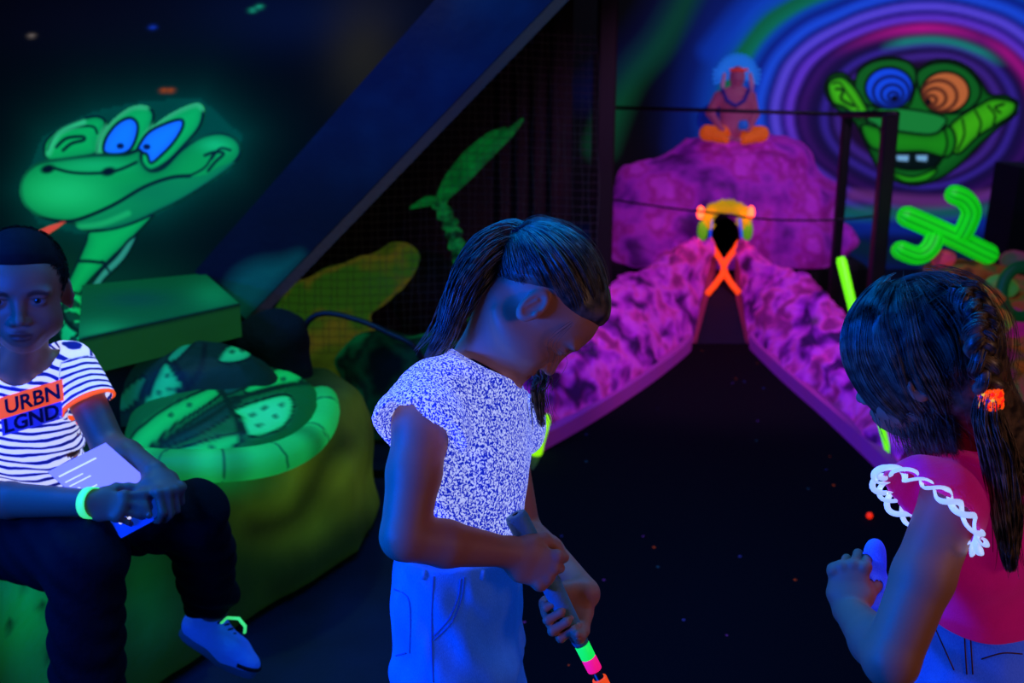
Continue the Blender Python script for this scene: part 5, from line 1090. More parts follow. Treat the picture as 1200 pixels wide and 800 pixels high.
def sdpoly(X, Y, pts):
    """signed distance to a plan polygon, negative inside"""
    pts = np.asarray(pts, float); d = np.full(np.broadcast(X, Y).shape, 1e9); ins = np.zeros(d.shape, bool); n = len(pts)
    for i in range(n):
        a, b = pts[i], pts[(i+1) % n]; ba = b-a; h = np.clip(((X-a[0])*ba[0]+(Y-a[1])*ba[1])/(ba@ba), 0, 1)
        d = np.minimum(d, (X-a[0]-ba[0]*h)**2+(Y-a[1]-ba[1]*h)**2)
        if a[1] != b[1]: ins ^= ((a[1] > Y) != (b[1] > Y)) & (X < (b[0]-a[0])*(Y-a[1])/(b[1]-a[1])+a[0])
    return np.where(ins, -1, 1)*np.sqrt(d)
def left_side():
    # ---- painted rock bench
    h = 0.018; F = Field([axis([(-2.58, -0.25, h)]), axis([(1.2, 3.58, h)]), axis([(0.0, 0.60, h)])]); X, Y, Z = F.grid()
    poly = [(-0.44, 3.30), (-0.46, 2.97), (-0.83, 2.31), (-0.985, 1.98), (-1.15, 1.60), (-1.35, 1.36), (-2.5, 1.3), (-2.5, 3.57), (-0.6, 3.57)]
    d2 = sdpoly(X, Y, poly)+0*Z; n = fbm(X*3.1, Y*3.1, Z*3.1, 4)
    d2 = d2+0.018*n+0.10*Z*(Y > 2.4)+0.010*np.sin(Z*22+X*5)
    F.F = smax(d2.astype(np.float32), (Z-0.475-0.02*n).astype(np.float32), 0.06); F.F = smax(F.F, 0.02-Z, 0.002); v, f = F.mesh(2)
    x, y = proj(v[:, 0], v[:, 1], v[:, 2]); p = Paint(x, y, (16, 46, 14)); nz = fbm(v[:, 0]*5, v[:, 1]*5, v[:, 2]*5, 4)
    for c, r, col, a in (((385, 560), (80, 60), (120, 150, 34), .95), ((340, 600), (90, 60), (90, 130, 28), .85), ((420, 480), (50, 60), (84, 104, 24), .8), ((300, 680), (80, 40), (26, 56, 14), .7), ((170, 690), (60, 120), (10, 92, 36), .8), ((35, 700), (62, 110), (10, 205, 90), .95), ((20, 650), (60, 30), (20, 190, 110), .8), ((60, 780), (60, 50), (10, 120, 60), .7), ((250, 560), (90, 30), (10, 150, 70), .7)): p.glow(c, r, col, a)  # mottled rock paint, with the yellow-green light gradient put into the same colour
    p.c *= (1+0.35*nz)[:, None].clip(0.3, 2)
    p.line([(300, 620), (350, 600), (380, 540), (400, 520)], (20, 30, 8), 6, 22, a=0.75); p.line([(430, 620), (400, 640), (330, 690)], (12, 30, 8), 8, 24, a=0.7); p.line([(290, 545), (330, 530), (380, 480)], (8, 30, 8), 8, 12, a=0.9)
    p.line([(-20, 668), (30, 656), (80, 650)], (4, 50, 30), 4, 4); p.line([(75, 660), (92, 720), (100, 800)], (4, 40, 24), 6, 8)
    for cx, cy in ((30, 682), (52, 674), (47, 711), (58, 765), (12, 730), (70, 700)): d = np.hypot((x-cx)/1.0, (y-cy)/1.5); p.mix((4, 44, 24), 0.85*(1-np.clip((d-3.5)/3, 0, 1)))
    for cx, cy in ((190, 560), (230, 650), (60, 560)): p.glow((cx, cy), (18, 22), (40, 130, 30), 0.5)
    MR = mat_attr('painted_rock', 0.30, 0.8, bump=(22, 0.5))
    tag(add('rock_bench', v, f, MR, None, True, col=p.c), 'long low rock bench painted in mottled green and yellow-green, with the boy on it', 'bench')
    # ---- coiled snake sculpture on the bench
    def coil(name, pts, rs, seed, label, flat=0.75, n=72, ns=10, per=0.17, shp=None, parent=None):
        pts = smooth_path(pts, ns); m = len(pts); rs = np.interp(np.linspace(0, 1, m), np.linspace(0, 1, len(rs)), rs); L = np.concatenate([[0], np.cumsum(np.linalg.norm(np.diff(pts, axis=0), axis=1))])
        T = unit(np.gradient(pts, axis=0)); up = V(0, 0, 1.0); Sd = unit(np.cross(T, up)+1e-6); Up = np.cross(Sd, T); vs, cs = [], []
        for i in range(m):
            for k in range(n):
                a = 2*PI*k/n; vs.append(pts[i]+rs[i]*(math.cos(a)*Sd[i]+math.sin(a)*flat*Up[i]))
                w = (L[i]/per) % 1.0; aa = ((a/(2*PI))*3) % 1.0; tri = abs(2*((w+0.25*math.floor(a/(2*PI)*3)) % 1.0)-1); e = tri-aa
                c = lin((14, 200, 96)) if e > 0 else lin((4, 66, 42)); edge = min(abs(e)*1.2, min(aa, 1-aa)*1.0)
                if edge < 0.07: c = lin((2, 24, 18))
                if e > 0.12:
                    sp = vnoise(np.array([L[i]*34.0+seed]), np.array([a*5.0]), np.array([seed*1.3]))[0]
                    if sp > 0.52: c = lin((4, 80, 46))
                cs.append(c)
        f = [(i*n+k, i*n+(k+1) % n, (i+1)*n+(k+1) % n, (i+1)*n+k) for i in range(m-1) for k in range(n)]+[tuple(range(n-1, -1, -1)), tuple(range((m-1)*n, m*n))]
        o = add(name, vs, f, MS, parent, True, col=np.array(cs)); 
        if label: tag(o, label, 'sculpture')
        return o
    MS = mat_attr('snake_scales', 0.52, 0.6, bump=(50, 0.2))
    c0 = V(G(268, 490, 0.5)[0], 2.84, 0.49)
    root = empty('snake_sculpture', (c0[0], c0[1], 0.47)); tag(root, 'coiled green snake body sculpture with dark scales lying on the rock bench beside the boy', 'sculpture')
    def dome(name, c, r_, paintf, seed, n=110):
        a, b_ = np.meshgrid(np.linspace(0, 2*PI, n, endpoint=False), np.linspace(0.02, 1, n//2), indexing='ij'); a, b_ = a.ravel(), b_.ravel(); th = b_*PI*0.5
        v = np.stack([c[0]+r_[0]*np.sin(th)*np.cos(a), c[1]+r_[1]*np.sin(th)*np.sin(a), c[2]+r_[2]*np.cos(th)**0.8], 1); v[:, 2] += 0.012*fbm(v[:, 0]*9+seed, v[:, 1]*9, v[:, 2]*4, 3); m_ = n//2
        i_, j_ = np.meshgrid(np.arange(n), np.arange(m_-1), indexing='ij'); f = np.stack([i_*m_+j_, i_*m_+j_+1, ((i_+1) % n)*m_+j_+1, ((i_+1) % n)*m_+j_], -1).reshape(-1, 4)
        x, y = proj(v[:, 0], v[:, 1], v[:, 2]); add(name, v, f, MS, root, True, col=paintf(x, y).c)
    def spots(p, pts, r_=2.6):
        for cx, cy in pts: d = np.hypot((x_(p)-cx), (p.Y-cy)*1.3); p.mix((4, 60, 36), 0.85*(1-np.clip((d-r_)/2, 0, 1)))
    x_ = lambda p: p.X
    def p1(x, y):
        p = Paint(x, y, (4, 88, 36)); K = (2, 34, 16); b1, b2 = (14, 195, 76), (6, 115, 46)
        p.fill([(150, 520), (172, 494), (205, 472), (252, 452), (262, 458), (240, 476), (205, 498), (176, 524), (160, 540)], b1, 3, K, 2.5, False, shade=(b2, 5))
        p.fill([(176, 530), (215, 500), (262, 470), (282, 466), (270, 486), (240, 505), (205, 520)], (4, 58, 38), 3, K, 2, False)
        p.fill([(180, 536), (220, 522), (272, 508), (284, 514), (262, 532), (222, 546), (196, 552)], b1, 3, K, 2.5, False, shade=(b2, 5))
        p.fill([(272, 482), (300, 470), (336, 462), (344, 478), (332, 500), (300, 512), (286, 504), (284, 490)], (40, 215, 120), 3, K, 2.5, False, shade=(b1, 5))
        p.fill([(286, 456), (306, 440), (336, 428), (356, 434), (350, 448), (320, 456), (296, 462)], b1, 3, K, 2.5, False, shade=(b2, 4))
        p.fill([(252, 448), (286, 434), (300, 438), (282, 456), (262, 462)], (5, 70, 50), 3, K, 2, False)
        p.line([(280, 514), (276, 490), (262, 462), (256, 448)], K, 3, 3); p.line([(150, 548), (190, 520), (240, 492), (282, 466), (330, 452), (366, 448)], K, 2.5, 3)
        spots(p, [(296, 486), (310, 478), (322, 488), (304, 498), (330, 474), (318, 438), (332, 444), (306, 450), (230, 532), (250, 524), (212, 538), (200, 486), (222, 474)]); return p
    def p2(x, y):
        p = Paint(x, y, (3, 34, 24)); K = (2, 20, 16); p.fill([(170, 474), (182, 446), (194, 424), (204, 436), (212, 450), (202, 466), (186, 476)], (20, 180, 96), 2.5, K, 3, False, shade=((8, 110, 60), 4))
        p.fill([(196, 418), (214, 402), (228, 400), (218, 412), (202, 426)], (14, 130, 76), 2.5, K, 3, False); p.fill([(256, 424), (266, 406), (290, 400), (296, 414), (282, 424)], (24, 185, 100), 2.5, K, 3, False, shade=((8, 110, 60), 4)); p.fill([(132, 474), (150, 452), (170, 440), (166, 462), (146, 482)], (8, 96, 54), 3, K, 3, False)
        p.line([(204, 424), (216, 446), (222, 470)], (2, 14, 12), 3, 3); p.line([(240, 404), (236, 430), (222, 452)], (2, 14, 12), 3, 3); spots(p, [(186, 460), (196, 440), (200, 456), (272, 412), (284, 410)]); return p
    dome('front_coil', c0, (0.262, 0.36, 0.115), p1, 1.0); c2 = V(G(222, 436, 0.62)[0], G(222, 436, 0.62)[1]+0.02, 0.50); dome('rear_coil', c2, (0.26, 0.17, 0.20), p2, 4.0)
    e_ = [V(c0[0]+0.268*math.cos(a), c0[1]+0.365*math.sin(a), 0.495+0.012*math.sin(a*3)) for a in np.linspace(0.75, -2.75, 30)]; m_ = len(smooth_path(e_, 6)); vs = MB().tube(list(smooth_path(e_, 6)), [0.042*min(1, 0.25+3*min(i, m_-1-i)/m_*3) for i in range(m_)], 16); vv = np.array(vs.v)
    q_ = np.repeat(np.arange(m_), 16)/m_; nz = vnoise(q_*30, q_*0+3, vv[:, 2]*40); w = ((q_*7+0.08*nz) % 1 < 0.045)*0.9; g_ = lin((26, 195, 84))*(0.72+0.3*vnoise(q_*18, q_*0, q_*0))[:, None].clip(0.4, 1.1); col = g_*(1-w[:, None])+lin((4, 60, 40))*w[:, None]; add('outer_coil', vs.v, vs.f, MS, root, True, col=col)
    coil('neck', [P(150, 424, 2.92), P(122, 412, 3.0), P(100, 400, 3.1), P(86, 384, 3.25), P(82, 366, 3.4), P(86, 352, 3.55)], [0.06, 0.06, 0.055, 0.045, 0.04, 0.036], 8, None, 0.9, parent=root, ns=10)
    # ---- ledge
    z = 0.78; t = [G(281, 356, z), G(240, 320, z), G(96, 334, z), G(92, 398, z)]; t[2][1] = min(t[2][1], 3.6); t[1][1] = min(t[1][1], 3.6)
    a = np.array([q-V(0, 0, 0.10) for q in t])
    def surf(c, nu, nv):
        g1, g2 = np.meshgrid(np.linspace(0, 1, nu), np.linspace(0, 1, nv), indexing='ij'); g1, g2 = g1.reshape(-1, 1), g2.reshape(-1, 1); W = c[0]*(1-g1)*(1-g2)+c[1]*g1*(1-g2)+c[2]*g1*g2+c[3]*(1-g1)*g2
        i, j = np.meshgrid(np.arange(nu-1), np.arange(nv-1), indexing='ij'); return W, np.stack([i*nv+j, (i+1)*nv+j, (i+1)*nv+j+1, i*nv+j+1], -1).reshape(-1, 4)
    Wt, ft = surf([t[3], t[0], t[1], t[2]], 40, 20); Wf, ff = surf([a[3], a[0], t[0], t[3]], 40, 8); Ws, fs_ = surf([a[0], a[1], t[1], t[0]], 12, 6); Wd, fd = surf([a[2], a[1], a[0], a[3]], 2, 2)
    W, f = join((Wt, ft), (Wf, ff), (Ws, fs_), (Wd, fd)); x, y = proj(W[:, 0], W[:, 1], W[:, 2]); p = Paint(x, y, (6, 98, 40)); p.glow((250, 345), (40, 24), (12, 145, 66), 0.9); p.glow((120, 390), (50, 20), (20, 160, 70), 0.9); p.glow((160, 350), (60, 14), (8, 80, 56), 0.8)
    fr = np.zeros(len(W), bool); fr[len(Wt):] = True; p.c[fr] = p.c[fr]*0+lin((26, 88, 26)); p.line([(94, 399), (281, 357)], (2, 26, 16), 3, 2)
    lg = add('rock_ledge', W, f, mat_attr('ledge_paint', 0.30, 0.8, bump=(30, 0.3)), None, False, col=p.c); tag(lg, 'flat teal-green ledge slab against the left wall below the painted snake head', 'ledge')
    # bracket block under the ledge
    q = [G(255, 352, z), G(232, 326, z), G(96, 340, z), G(96, 392, z)]; MB().prism([V(v[0], v[1], 0.46) for v in q], V(0, 0, z-0.56)).build('support', mat('ledge_support', (8, 26, 14), 0.85, noise=(8, (4, 12, 8), 0.3)), lg)
    # dark boulder beside the ledge and yellow-green boulder behind the net
    boulder('boulder', P(318, 395, 3.35), (0.13, 0.11, 0.11), mat('boulder_black', (12, 20, 14), 0.9, bump=(40, 0.5)), 2, 0.2, cut=0.0, label='small black-green boulder at the right end of the teal ledge', more=[(P(320, 430, 3.38), (0.13, 0.10, 0.16)), (P(325, 470, 3.4), (0.15, 0.10, 0.2)), (P(330, 560, 3.4), (0.16, 0.12, 0.34))])
    MY = mat_attr('painted_rock_yellow', 0.22, 0.85, bump=(30, 0.4))
    boulder('boulder', P(400, 345, 4.55), (0.34, 0.16, 0.13), MY, 5, 0.16, cut=0.02, R=rotm(V(0, 1, 0), -0.42), label='yellow-green boulder with a pale slanting top behind the netting', colf=lambda v: noise_col(v, [(40, 54, 14), (84, 112, 26), (128, 120, 34), (60, 120, 30)], 5, 2.0), more=[(P(468, 302, 4.6), (0.09, 0.10, 0.06)), (P(380, 400, 4.5), (0.24, 0.15, 0.22)), (P(370, 500, 4.5), (0.25, 0.15, 0.4))])
    boulder('boulder', P(500, 345, 4.8), (0.20, 0.16, 0.20), mat('boulder_brown', (52, 30, 14), 0.85, noise=(7, (20, 14, 8), 0.3), bump=(30, 0.5)), 7, 0.2, cut=0.02, label='dark brown boulder right of the yellow-green one behind the netting', more=[(P(520, 430, 4.8), (0.28, 0.15, 0.32)), (P(520, 560, 4.8), (0.28, 0.15, 0.35))])
    boulder('boulder', P(500, 430, 4.1), (0.20, 0.14, 0.13), MY, 9, 0.2, cut=0.02, label='low dark green boulder behind the ponytailed girl', colf=lambda v: noise_col(v, [(2, 14, 12), (4, 60, 36), (6, 22, 18), (10, 120, 64)], 6, 5.0), more=[(P(450, 420, 4.15), (0.2, 0.14, 0.12)), (P(470, 530, 4.1), (0.34, 0.15, 0.36))])
    # ---- netting
    b = MB(); YN = 4.2; nr = np.random.default_rng(5); L1 = lambda y: np.interp(y, [40, 372, 420], [618, 288, 288]); seg = 10
    for xx in np.arange(292, 706, 9.5):
        ys = [y for y in np.linspace(36, 412, 30) if L1(y) < xx]
        if len(ys) > 1: b.tube([P(xx+1.5*math.sin(y*.05+xx), y, YN+0.03*math.sin(xx*.02+y*.01)) for y in ys], 0.0013, 3, cap=False)
    for yy in np.arange(40, 412, 9.5):
        xs = [x for x in np.linspace(288, 700, 30) if L1(yy) < x]
        if len(xs) > 1: b.tube([P(x, yy+3*math.sin(x*.02), YN+0.03*math.sin(x*.02+yy*.01)) for x in xs], 0.0013, 3, cap=False)
    net = b.build('net', mat('net_cord', (110, 100, 84), 0.4, spec=0.8)); tag(net, 'fine dark square netting stretched behind the sloping beam', 'net')
    # ---- green palm leaf ornament
    root = empty('artificial_palm', P(548, 330, 4.75)-V(0, 0, 0.62), 'bright green artificial palm leaf on a knotty stem behind the netting', 'plant')
    ML = mat('leaf_green', (6, 150, 60), 0.5, (6, 150, 60), 0.36, noise=(14, (2, 40, 20), 0.3), bump=(80, 0.4)); ML2 = mat('stem_green', (12, 150, 66), 0.6, (12, 150, 66), 0.35, noise=(26, (3, 40, 22), 0.12), bump=(50, 0.6))
    def blade(path, w, name):
        pth = smooth_path(path, 6); m = len(pth); T = unit(np.gradient(pth, axis=0)); Sd = unit(np.cross(T, V(0, -1, 0.15))); Nn = np.cross(Sd, T); vs = []
        ws = np.interp(np.linspace(0, 1, m), np.linspace(0, 1, len(w)), w)
        for i in range(m):
            for s_, z_ in ((-1, 0), (-0.5, 0.008), (0, -0.006), (0.5, 0.008), (1, 0), (0.5, -0.012), (0, -0.022), (-0.5, -0.012)): vs.append(pth[i]+Sd[i]*s_*ws[i]+Nn[i]*(z_ if ws[i] > .01 else z_*.3))
        f = [(i*8+k, i*8+(k+1) % 8, (i+1)*8+(k+1) % 8, (i+1)*8+k) for i in range(m-1) for k in range(8)]+[tuple(range(7, -1, -1)), tuple(range((m-1)*8, m*8))]
        add(name, vs, f, ML, root, True)
    blade([P(512, 238, 4.7), P(528, 212, 4.68), P(552, 185, 4.66), P(576, 162, 4.66), P(594, 150, 4.68)], [0.012, 0.032, 0.040, 0.028, 0.006], 'leaf')
    blade([P(518, 236, 4.66), P(545, 208, 4.62), P(575, 176, 4.62), P(598, 155, 4.64), P(613, 139, 4.66)], [0.01, 0.022, 0.026, 0.018, 0.005], 'leaf')
    blade([P(516, 234, 4.68), P(500, 236, 4.68), P(480, 244, 4.70)], [0.012, 0.022, 0.004], 'leaf')
    st = smooth_path([P(514, 236, 4.7), P(524, 256, 4.7), P(532, 275, 4.72), P(538, 298, 4.74), P(550, 330, 4.76), P(552, 420, 4.78)], 5)
    MB().tube(list(st)+[V(st[-1][0], st[-1][1], 0.0)], [0.034+0.010*math.sin(i*2.1) for i in range(len(st))]+[0.03], 10).build('stem', ML2, root, True)
    # ---- hose
    tag(MB().tube(list(smooth_path([P(352, 470, 3.5), P(352, 410, 3.5), P(360, 378, 3.5), P(382, 367, 3.5), P(420, 375, 3.48), P(455, 390, 3.46), P(490, 412, 3.45), P(505, 470, 3.5)], 8)), 0.010, 10).build('hose', mat('hose_black', (14, 18, 22), 0.5), None, True), 'thin black hose arching over the rocks left of the ponytailed girl', 'hose')

def course():
    # ---- fairway carpet
    m, nt, b = material('fairway_felt'); N, L = nt.nodes.new, nt.links.new; tc = N('ShaderNodeTexCoord'); b.inputs['Roughness'].default_value = 0.95; b.inputs['Specular IOR Level'].default_value = 0.1
    vo = N('ShaderNodeTexVoronoi'); vo.inputs['Scale'].default_value = 13; L(tc.outputs['Object'], vo.inputs['Vector'])
    lt = N('ShaderNodeMath'); lt.operation = 'LESS_THAN'; lt.inputs[1].default_value = 0.062; L(vo.outputs['Distance'], lt.inputs[0])
    sp = N('ShaderNodeSeparateColor'); L(vo.outputs['Color'], sp.inputs[0]); g = N('ShaderNodeMath'); g.operation = 'GREATER_THAN'; g.inputs[1].default_value = 0.5; L(sp.outputs[1], g.inputs[0])
    mu = N('ShaderNodeMath'); mu.operation = 'MULTIPLY'; L(lt.outputs[0], mu.inputs[0]); L(g.outputs[0], mu.inputs[1])
    r = N('ShaderNodeValToRGB'); r.color_ramp.interpolation = 'CONSTANT'; e = r.color_ramp.elements
    e[0].position = 0; e[0].color = rgba((40, 50, 170)); e[1].position = 0.85; e[1].color = rgba((150, 60, 20)); q = e.new(0.45); q.color = rgba((80, 40, 160)); q = e.new(0.7); q.color = rgba((20, 60, 110)); L(sp.outputs[0], r.inputs['Fac']); L(r.outputs['Color'], b.inputs['Emission Color'])
    m2 = N('ShaderNodeMath'); m2.operation = 'MULTIPLY'; m2.inputs[1].default_value = 0.6; L(mu.outputs[0], m2.inputs[0]); L(m2.outputs[0], b.inputs['Emission Strength']); b.inputs['Base Color'].default_value = rgba((10, 9, 16))
    A = [G(640, 526), G(720, 479), G(800, 421), G(811, 405), G(879, 405), G(960, 488), G(1035, 561)]
    poly = [V(-0.02, 0.4, 0), V(2.0, 0.4, 0), V(2.0, 3.3, 0)]+[V(a[0], a[1], 0) for a in A[::-1]]+[V(0.02, 3.4, 0), V(0.0, 2.9, 0)]
    tag(MB().prism(poly, V(0, 0, 0.012)).build('fairway', m), 'black felt fairway with tiny glowing specks between the two purple rock banks', 'fairway')
    # ---- ramp
    c = [P(811, 405, 5.42), P(879, 405, 5.42), P(864, 322, 6.0), P(834, 322, 6.0)]; root = empty('ramp', (c[0]+c[1])/2*V(1, 1, 0), 'dark blue narrow ramp climbing between the purple banks to the tunnel mouth', 'ramp')
    b = MB(); low = [V(q[0], q[1], 0.0) for q in c]; b.raw(list(c)+low, [(0, 1, 2, 3), (4, 7, 6, 5), (0, 4, 5, 1), (1, 5, 6, 2), (2, 6, 7, 3), (3, 7, 4, 0)]); b.build('ramp_bed', mat('ramp_navy', (10, 16, 50), 0.8, noise=(14, (18, 12, 40), 0.3)), root)
    M_side = mat('ramp_side_red', (150, 40, 90), 0.8, (150, 40, 90), 0.15)
    for sg, pts in ((-1, [(816, 402, 5.44), (830, 350, 5.8), (840, 300, 6.02)]), (1, [(874, 402, 5.44), (862, 350, 5.8), (862, 300, 6.02)])):
        b = MB(); pp = [P(*q) for q in pts]; w = V(0.03*sg, 0, 0)
        for i in range(2): b.raw([pp[i]-V(0, 0, .1), pp[i+1]-V(0, 0, .1), pp[i+1]+V(0, 0, 0.02), pp[i]+V(0, 0, 0.02), pp[i]+w-V(0, 0, .1), pp[i+1]+w-V(0, 0, .1), pp[i+1]+w+V(0, 0, 0.02), pp[i]+w+V(0, 0, 0.02)], [(0, 1, 2, 3), (7, 6, 5, 4), (3, 2, 6, 7), (0, 4, 5, 1), (0, 3, 7, 4), (1, 5, 6, 2)])
        b.build('side_board', M_side, root)
    M_x = mat('orange_tape', (255, 80, 20), 0.5, (255, 70, 15), 0.95)
    for pts in ([(831, 279, 5.93), (838, 294, 5.91), (847, 309, 5.89), (850, 320, 5.86), (857, 332, 5.82), (866, 343, 5.78)], [(868, 281, 5.93), (860, 294, 5.91), (850, 308, 5.885), (847, 320, 5.855), (839, 332, 5.82), (829, 344, 5.78)]):
        MB().tube([P(*q) for q in smooth_path(pts, 4)], [0.016+0.001*(i % 3) for i in range(21)], 8).build('cross_strip', M_x, root, True, 'glowing orange strip')
    # ---- purple rock banks
    MP_ = mat_attr('purple_rock', 0.20, 0.75, bump=(26, 0.5)); M_k = mat('kerb_purple', (180, 60, 190), 0.7, (150, 40, 170), 0.15, noise=(8, (200, 60, 160), 0.3))
    cols = [(60, 10, 84), (140, 24, 160), (196, 40, 210), (226, 70, 232), (214, 50, 180), (150, 30, 130)]
    def bank(inner, outer, seed, label, sgn, moss):
        I, O = smooth_path(inner, 8), smooth_path(outer, 8); n = 150; q = np.linspace(0, 1, n)
        rs = lambda A_: np.stack([np.interp(q, np.linspace(0, 1, len(A_)), A_[:, k]) for k in range(3)], 1)
        I, O = rs(I), rs(O); m_ = 60; vs = []
        for j in range(m_):
            t = j/(m_-1)
            if t < 0.72: u = t/0.72; W = I*(1-u)+O*u; W = W+np.array([0, 0, 1.0])*(0.10*math.sin(u*PI))
            else: u = (t-0.72)/0.28; W = O.copy(); W[:, 0] += sgn*0.16*math.sin(u*PI/2); W[:, 1] += 0.10*u; W[:, 2] = O[:, 2]*math.cos(u*PI/2)
            vs.append(W)
        Vv = np.stack(vs, 1).reshape(-1, 3); nn = 0.75*fbm(Vv[:, 0]*8+seed, Vv[:, 1]*6+seed, Vv[:, 2]*10+seed, 5); jj = np.tile(np.arange(m_)/(m_-1), n); w = np.clip(jj*8, 0, 1)*np.clip((1-jj)*6, 0, 1)
        Vv[:, 2] += 0.055*nn*w; Vv[:, 0] += -sgn*0.04*fbm(Vv[:, 0]*9, Vv[:, 1]*6, Vv[:, 2]*9+seed, 3)*w; Vv[:, 2] = np.maximum(Vv[:, 2], 0.0)
        i, j = np.meshgrid(np.arange(n-1), np.arange(m_-1), indexing='ij'); f = np.stack([i*m_+j, i*m_+j+1, (i+1)*m_+j+1, (i+1)*m_+j], -1).reshape(-1, 4); f = f if sgn < 0 else f[:, ::-1]
        # closed underside
        nb = len(Vv); Vb = Vv.copy().reshape(n, m_, 3)[:, [0, -1]].reshape(-1, 3).copy(); Vb[:, 2] = np.minimum(Vb[:, 2], 0)-0.0; Vv = np.concatenate([Vv, Vb])
        fb = [(nb+2*k, nb+2*k+1, nb+2*k+3, nb+2*k+2) for k in range(n-1)]; f = np.concatenate([f, np.array(fb)])
        cl = noise_col(Vv, cols, 10, seed, 1.5)
        x, y = proj(Vv[:, 0], Vv[:, 1], Vv[:, 2]); p = Paint(x, y, (0, 0, 0)); p.c = cl
        for c_, r_ in moss: p.glow(c_, r_, (50, 60, 60), 0.75)
        root = empty('rock_bank', V(I[:, 0].mean(), I[:, 1].mean(), 0)); tag(root, label, 'rock bank')
        add('rock_face', Vv, f, MP_, root, True, col=p.c)
        kk = int(n*0.66); ins = V(-sgn*0.004, -0.02, 0); bb = MB(); hgt = 0.075; tk = V(sgn*0.035, 0.03, 0)
        for k in range(kk):
            a, b_ = I[k]+ins, I[k+1]+ins; bb.raw([a, b_, b_+tk, a+tk, a+V(0, 0, hgt), b_+V(0, 0, hgt), b_+tk+V(0, 0, hgt), a+tk+V(0, 0, hgt)], [(0, 3, 2, 1), (4, 5, 6, 7), (0, 1, 5, 4), (2, 3, 7, 6), (3, 0, 4, 7), (1, 2, 6, 5)])
        bb.build('kerb', M_k, root)
        return I, O
    bank([G(636, 529), G(680, 504), G(720, 479), G(765, 448), G(800, 420), P(812, 398, 5.40), P(822, 350, 5.65), P(834, 300, 5.92)],
         [P(585, 470, 4.05), P(622, 448, 4.15), P(655, 415, 4.4), P(690, 372, 4.75), P(722, 338, 5.15), P(748, 318, 5.4), P(785, 300, 5.7), P(826, 284, 5.95)], 2.2, 'long purple rock bank on the left of the fairway, beside the bowed girl', -1, [((752, 300), (8, 5))])
    bank([G(1045, 568), G(1000, 524), G(960, 487), G(915, 447), G(882, 414), P(877, 395, 5.40), P(870, 350, 5.65), P(864, 300, 5.92)],
         [P(1090, 500, 3.95), P(1058, 462, 4.1), P(1010, 410, 4.45), P(975, 365, 4.8), P(945, 335, 5.15), P(922, 316, 5.45), P(895, 300, 5.75), P(868, 288, 5.95)], 6.4, 'long purple rock bank on the right of the fairway, mossy grey patches on it', 1, [((972, 478), (16, 9)), ((900, 422), (10, 8)), ((955, 375), (8, 8)), ((893, 440), (8, 12)), ((985, 503), (14, 6))])
    # ---- mound with the tunnel
    Ym = 6.45; h = 0.016; F = Field([axis([(0.35, 2.25, h)]), axis([(5.75, 7.2, 0.02)]), axis([(0.22, 1.20, h)])])
    for (px, py), r_, dy in (((850, 262), (0.62, 0.46, 0.46), 0), ((770, 240), (0.30, 0.36, 0.26), -0.02), ((925, 240), (0.30, 0.36, 0.28), 0), ((750, 275), (0.23, 0.34, 0.19), -0.10), ((940, 285), (0.29, 0.34, 0.18), -0.1), ((815, 210), (0.30, 0.34, 0.24), 0), ((890, 205), (0.30, 0.34, 0.24), 0), ((965, 275), (0.16, 0.24, 0.16), -0.1)): F.ell(P(px, py, Ym+dy), r_, None, 0.08)
    X, Y, Z = F.grid(); F.F = F.F+(0.035*fbm(X*4.2, Y*4.2, Z*4.2, 4)+0.016*np.abs(fbm(X*11, Y*11, Z*11, 3))+0.015*np.sin(Z*26+X*3)).astype(np.float32)
    ch = P(850, 268, 5.9); F.eseg(ch+V(0, -0.4, -0.05), ch+V(0, 0.75, -0.05), (0.085, 0.12), (0.085, 0.12), [1, 0, 0], 0.01, True); F.F = smax(F.F, 0.28-Z, 0.02); v, f = F.mesh(1)
    cl = noise_col(v, [(74, 12, 104), (108, 18, 144), (134, 26, 166), (156, 32, 180), (134, 18, 130), (168, 40, 190)], 7, 1.0, 1.35); x, y = proj(v[:, 0], v[:, 1], v[:, 2]); wv = (0.5+0.5*np.cos(x*0.9))*(0.5+0.5*np.cos(y*0.9)); 
    mound = add('rock_mound', v, f, mat_attr('purple_mound', 0.32, 0.75, bump=(30, 0.4)), None, True, col=cl); tag(mound, 'big rounded purple rock mound with a tunnel mouth and a seated statue on top', 'rock mound')
    pl_ = MB().box((P(850, 300, 6.5)[0], 6.55, 0.15), (1.55, 0.9, 0.3), bev=0.03).build('plinth', mat('plinth_black', (8, 6, 12), 0.9), mound)
    root = empty('tunnel_arch', V(ch[0], 5.9, ch[2]-0.12), 'yellow furry tunnel arch with green side pads and two red lamps', 'arch')
    bl = MB(); tun = [ch+V(0.08*math.cos(a), 0, -0.05+0.112*math.sin(a)) for a in np.linspace(0, 2*PI, 25)[:-1]]; k_ = len(tun); bl.raw([q+V(0, -0.01, 0) for q in tun]+[q+V(0, 0.6, 0) for q in tun], [(i_, (i_+1) % k_, k_+(i_+1) % k_, k_+i_) for i_ in range(k_)]+[tuple(range(k_, 2*k_))]); bl.build('tunnel_dark', mat('tunnel_shade_black', (4, 3, 5), 0.95, spec=0.05), root, True)  # black tube added so the hole looks dark; its shade is in the colour
    Yt = 5.86; b = MB(); rg = np.random.default_rng(2); pts = smooth_path([P(829, 268, Yt), P(832, 252, Yt), P(842, 245, Yt), P(851, 243.5, Yt), P(862, 245, Yt), P(870, 252, Yt), P(873, 268, Yt)], 6)
    b.tube(list(pts), 0.030, 10)
    for q in pts[::1]:
        for k in range(9): d = unit(rg.normal(size=3)*V(1, 0.8, 1)); d[2] = abs(d[2])*.9+.1; b.tube([q+d*0.02, q+d*(0.040+0.012*rg.random())], [0.010, 0.003], 5)
    b.build('furry_trim', mat('fur_yellow', (190, 170, 20), 0.9, (190, 165, 10), 0.42), root, True)
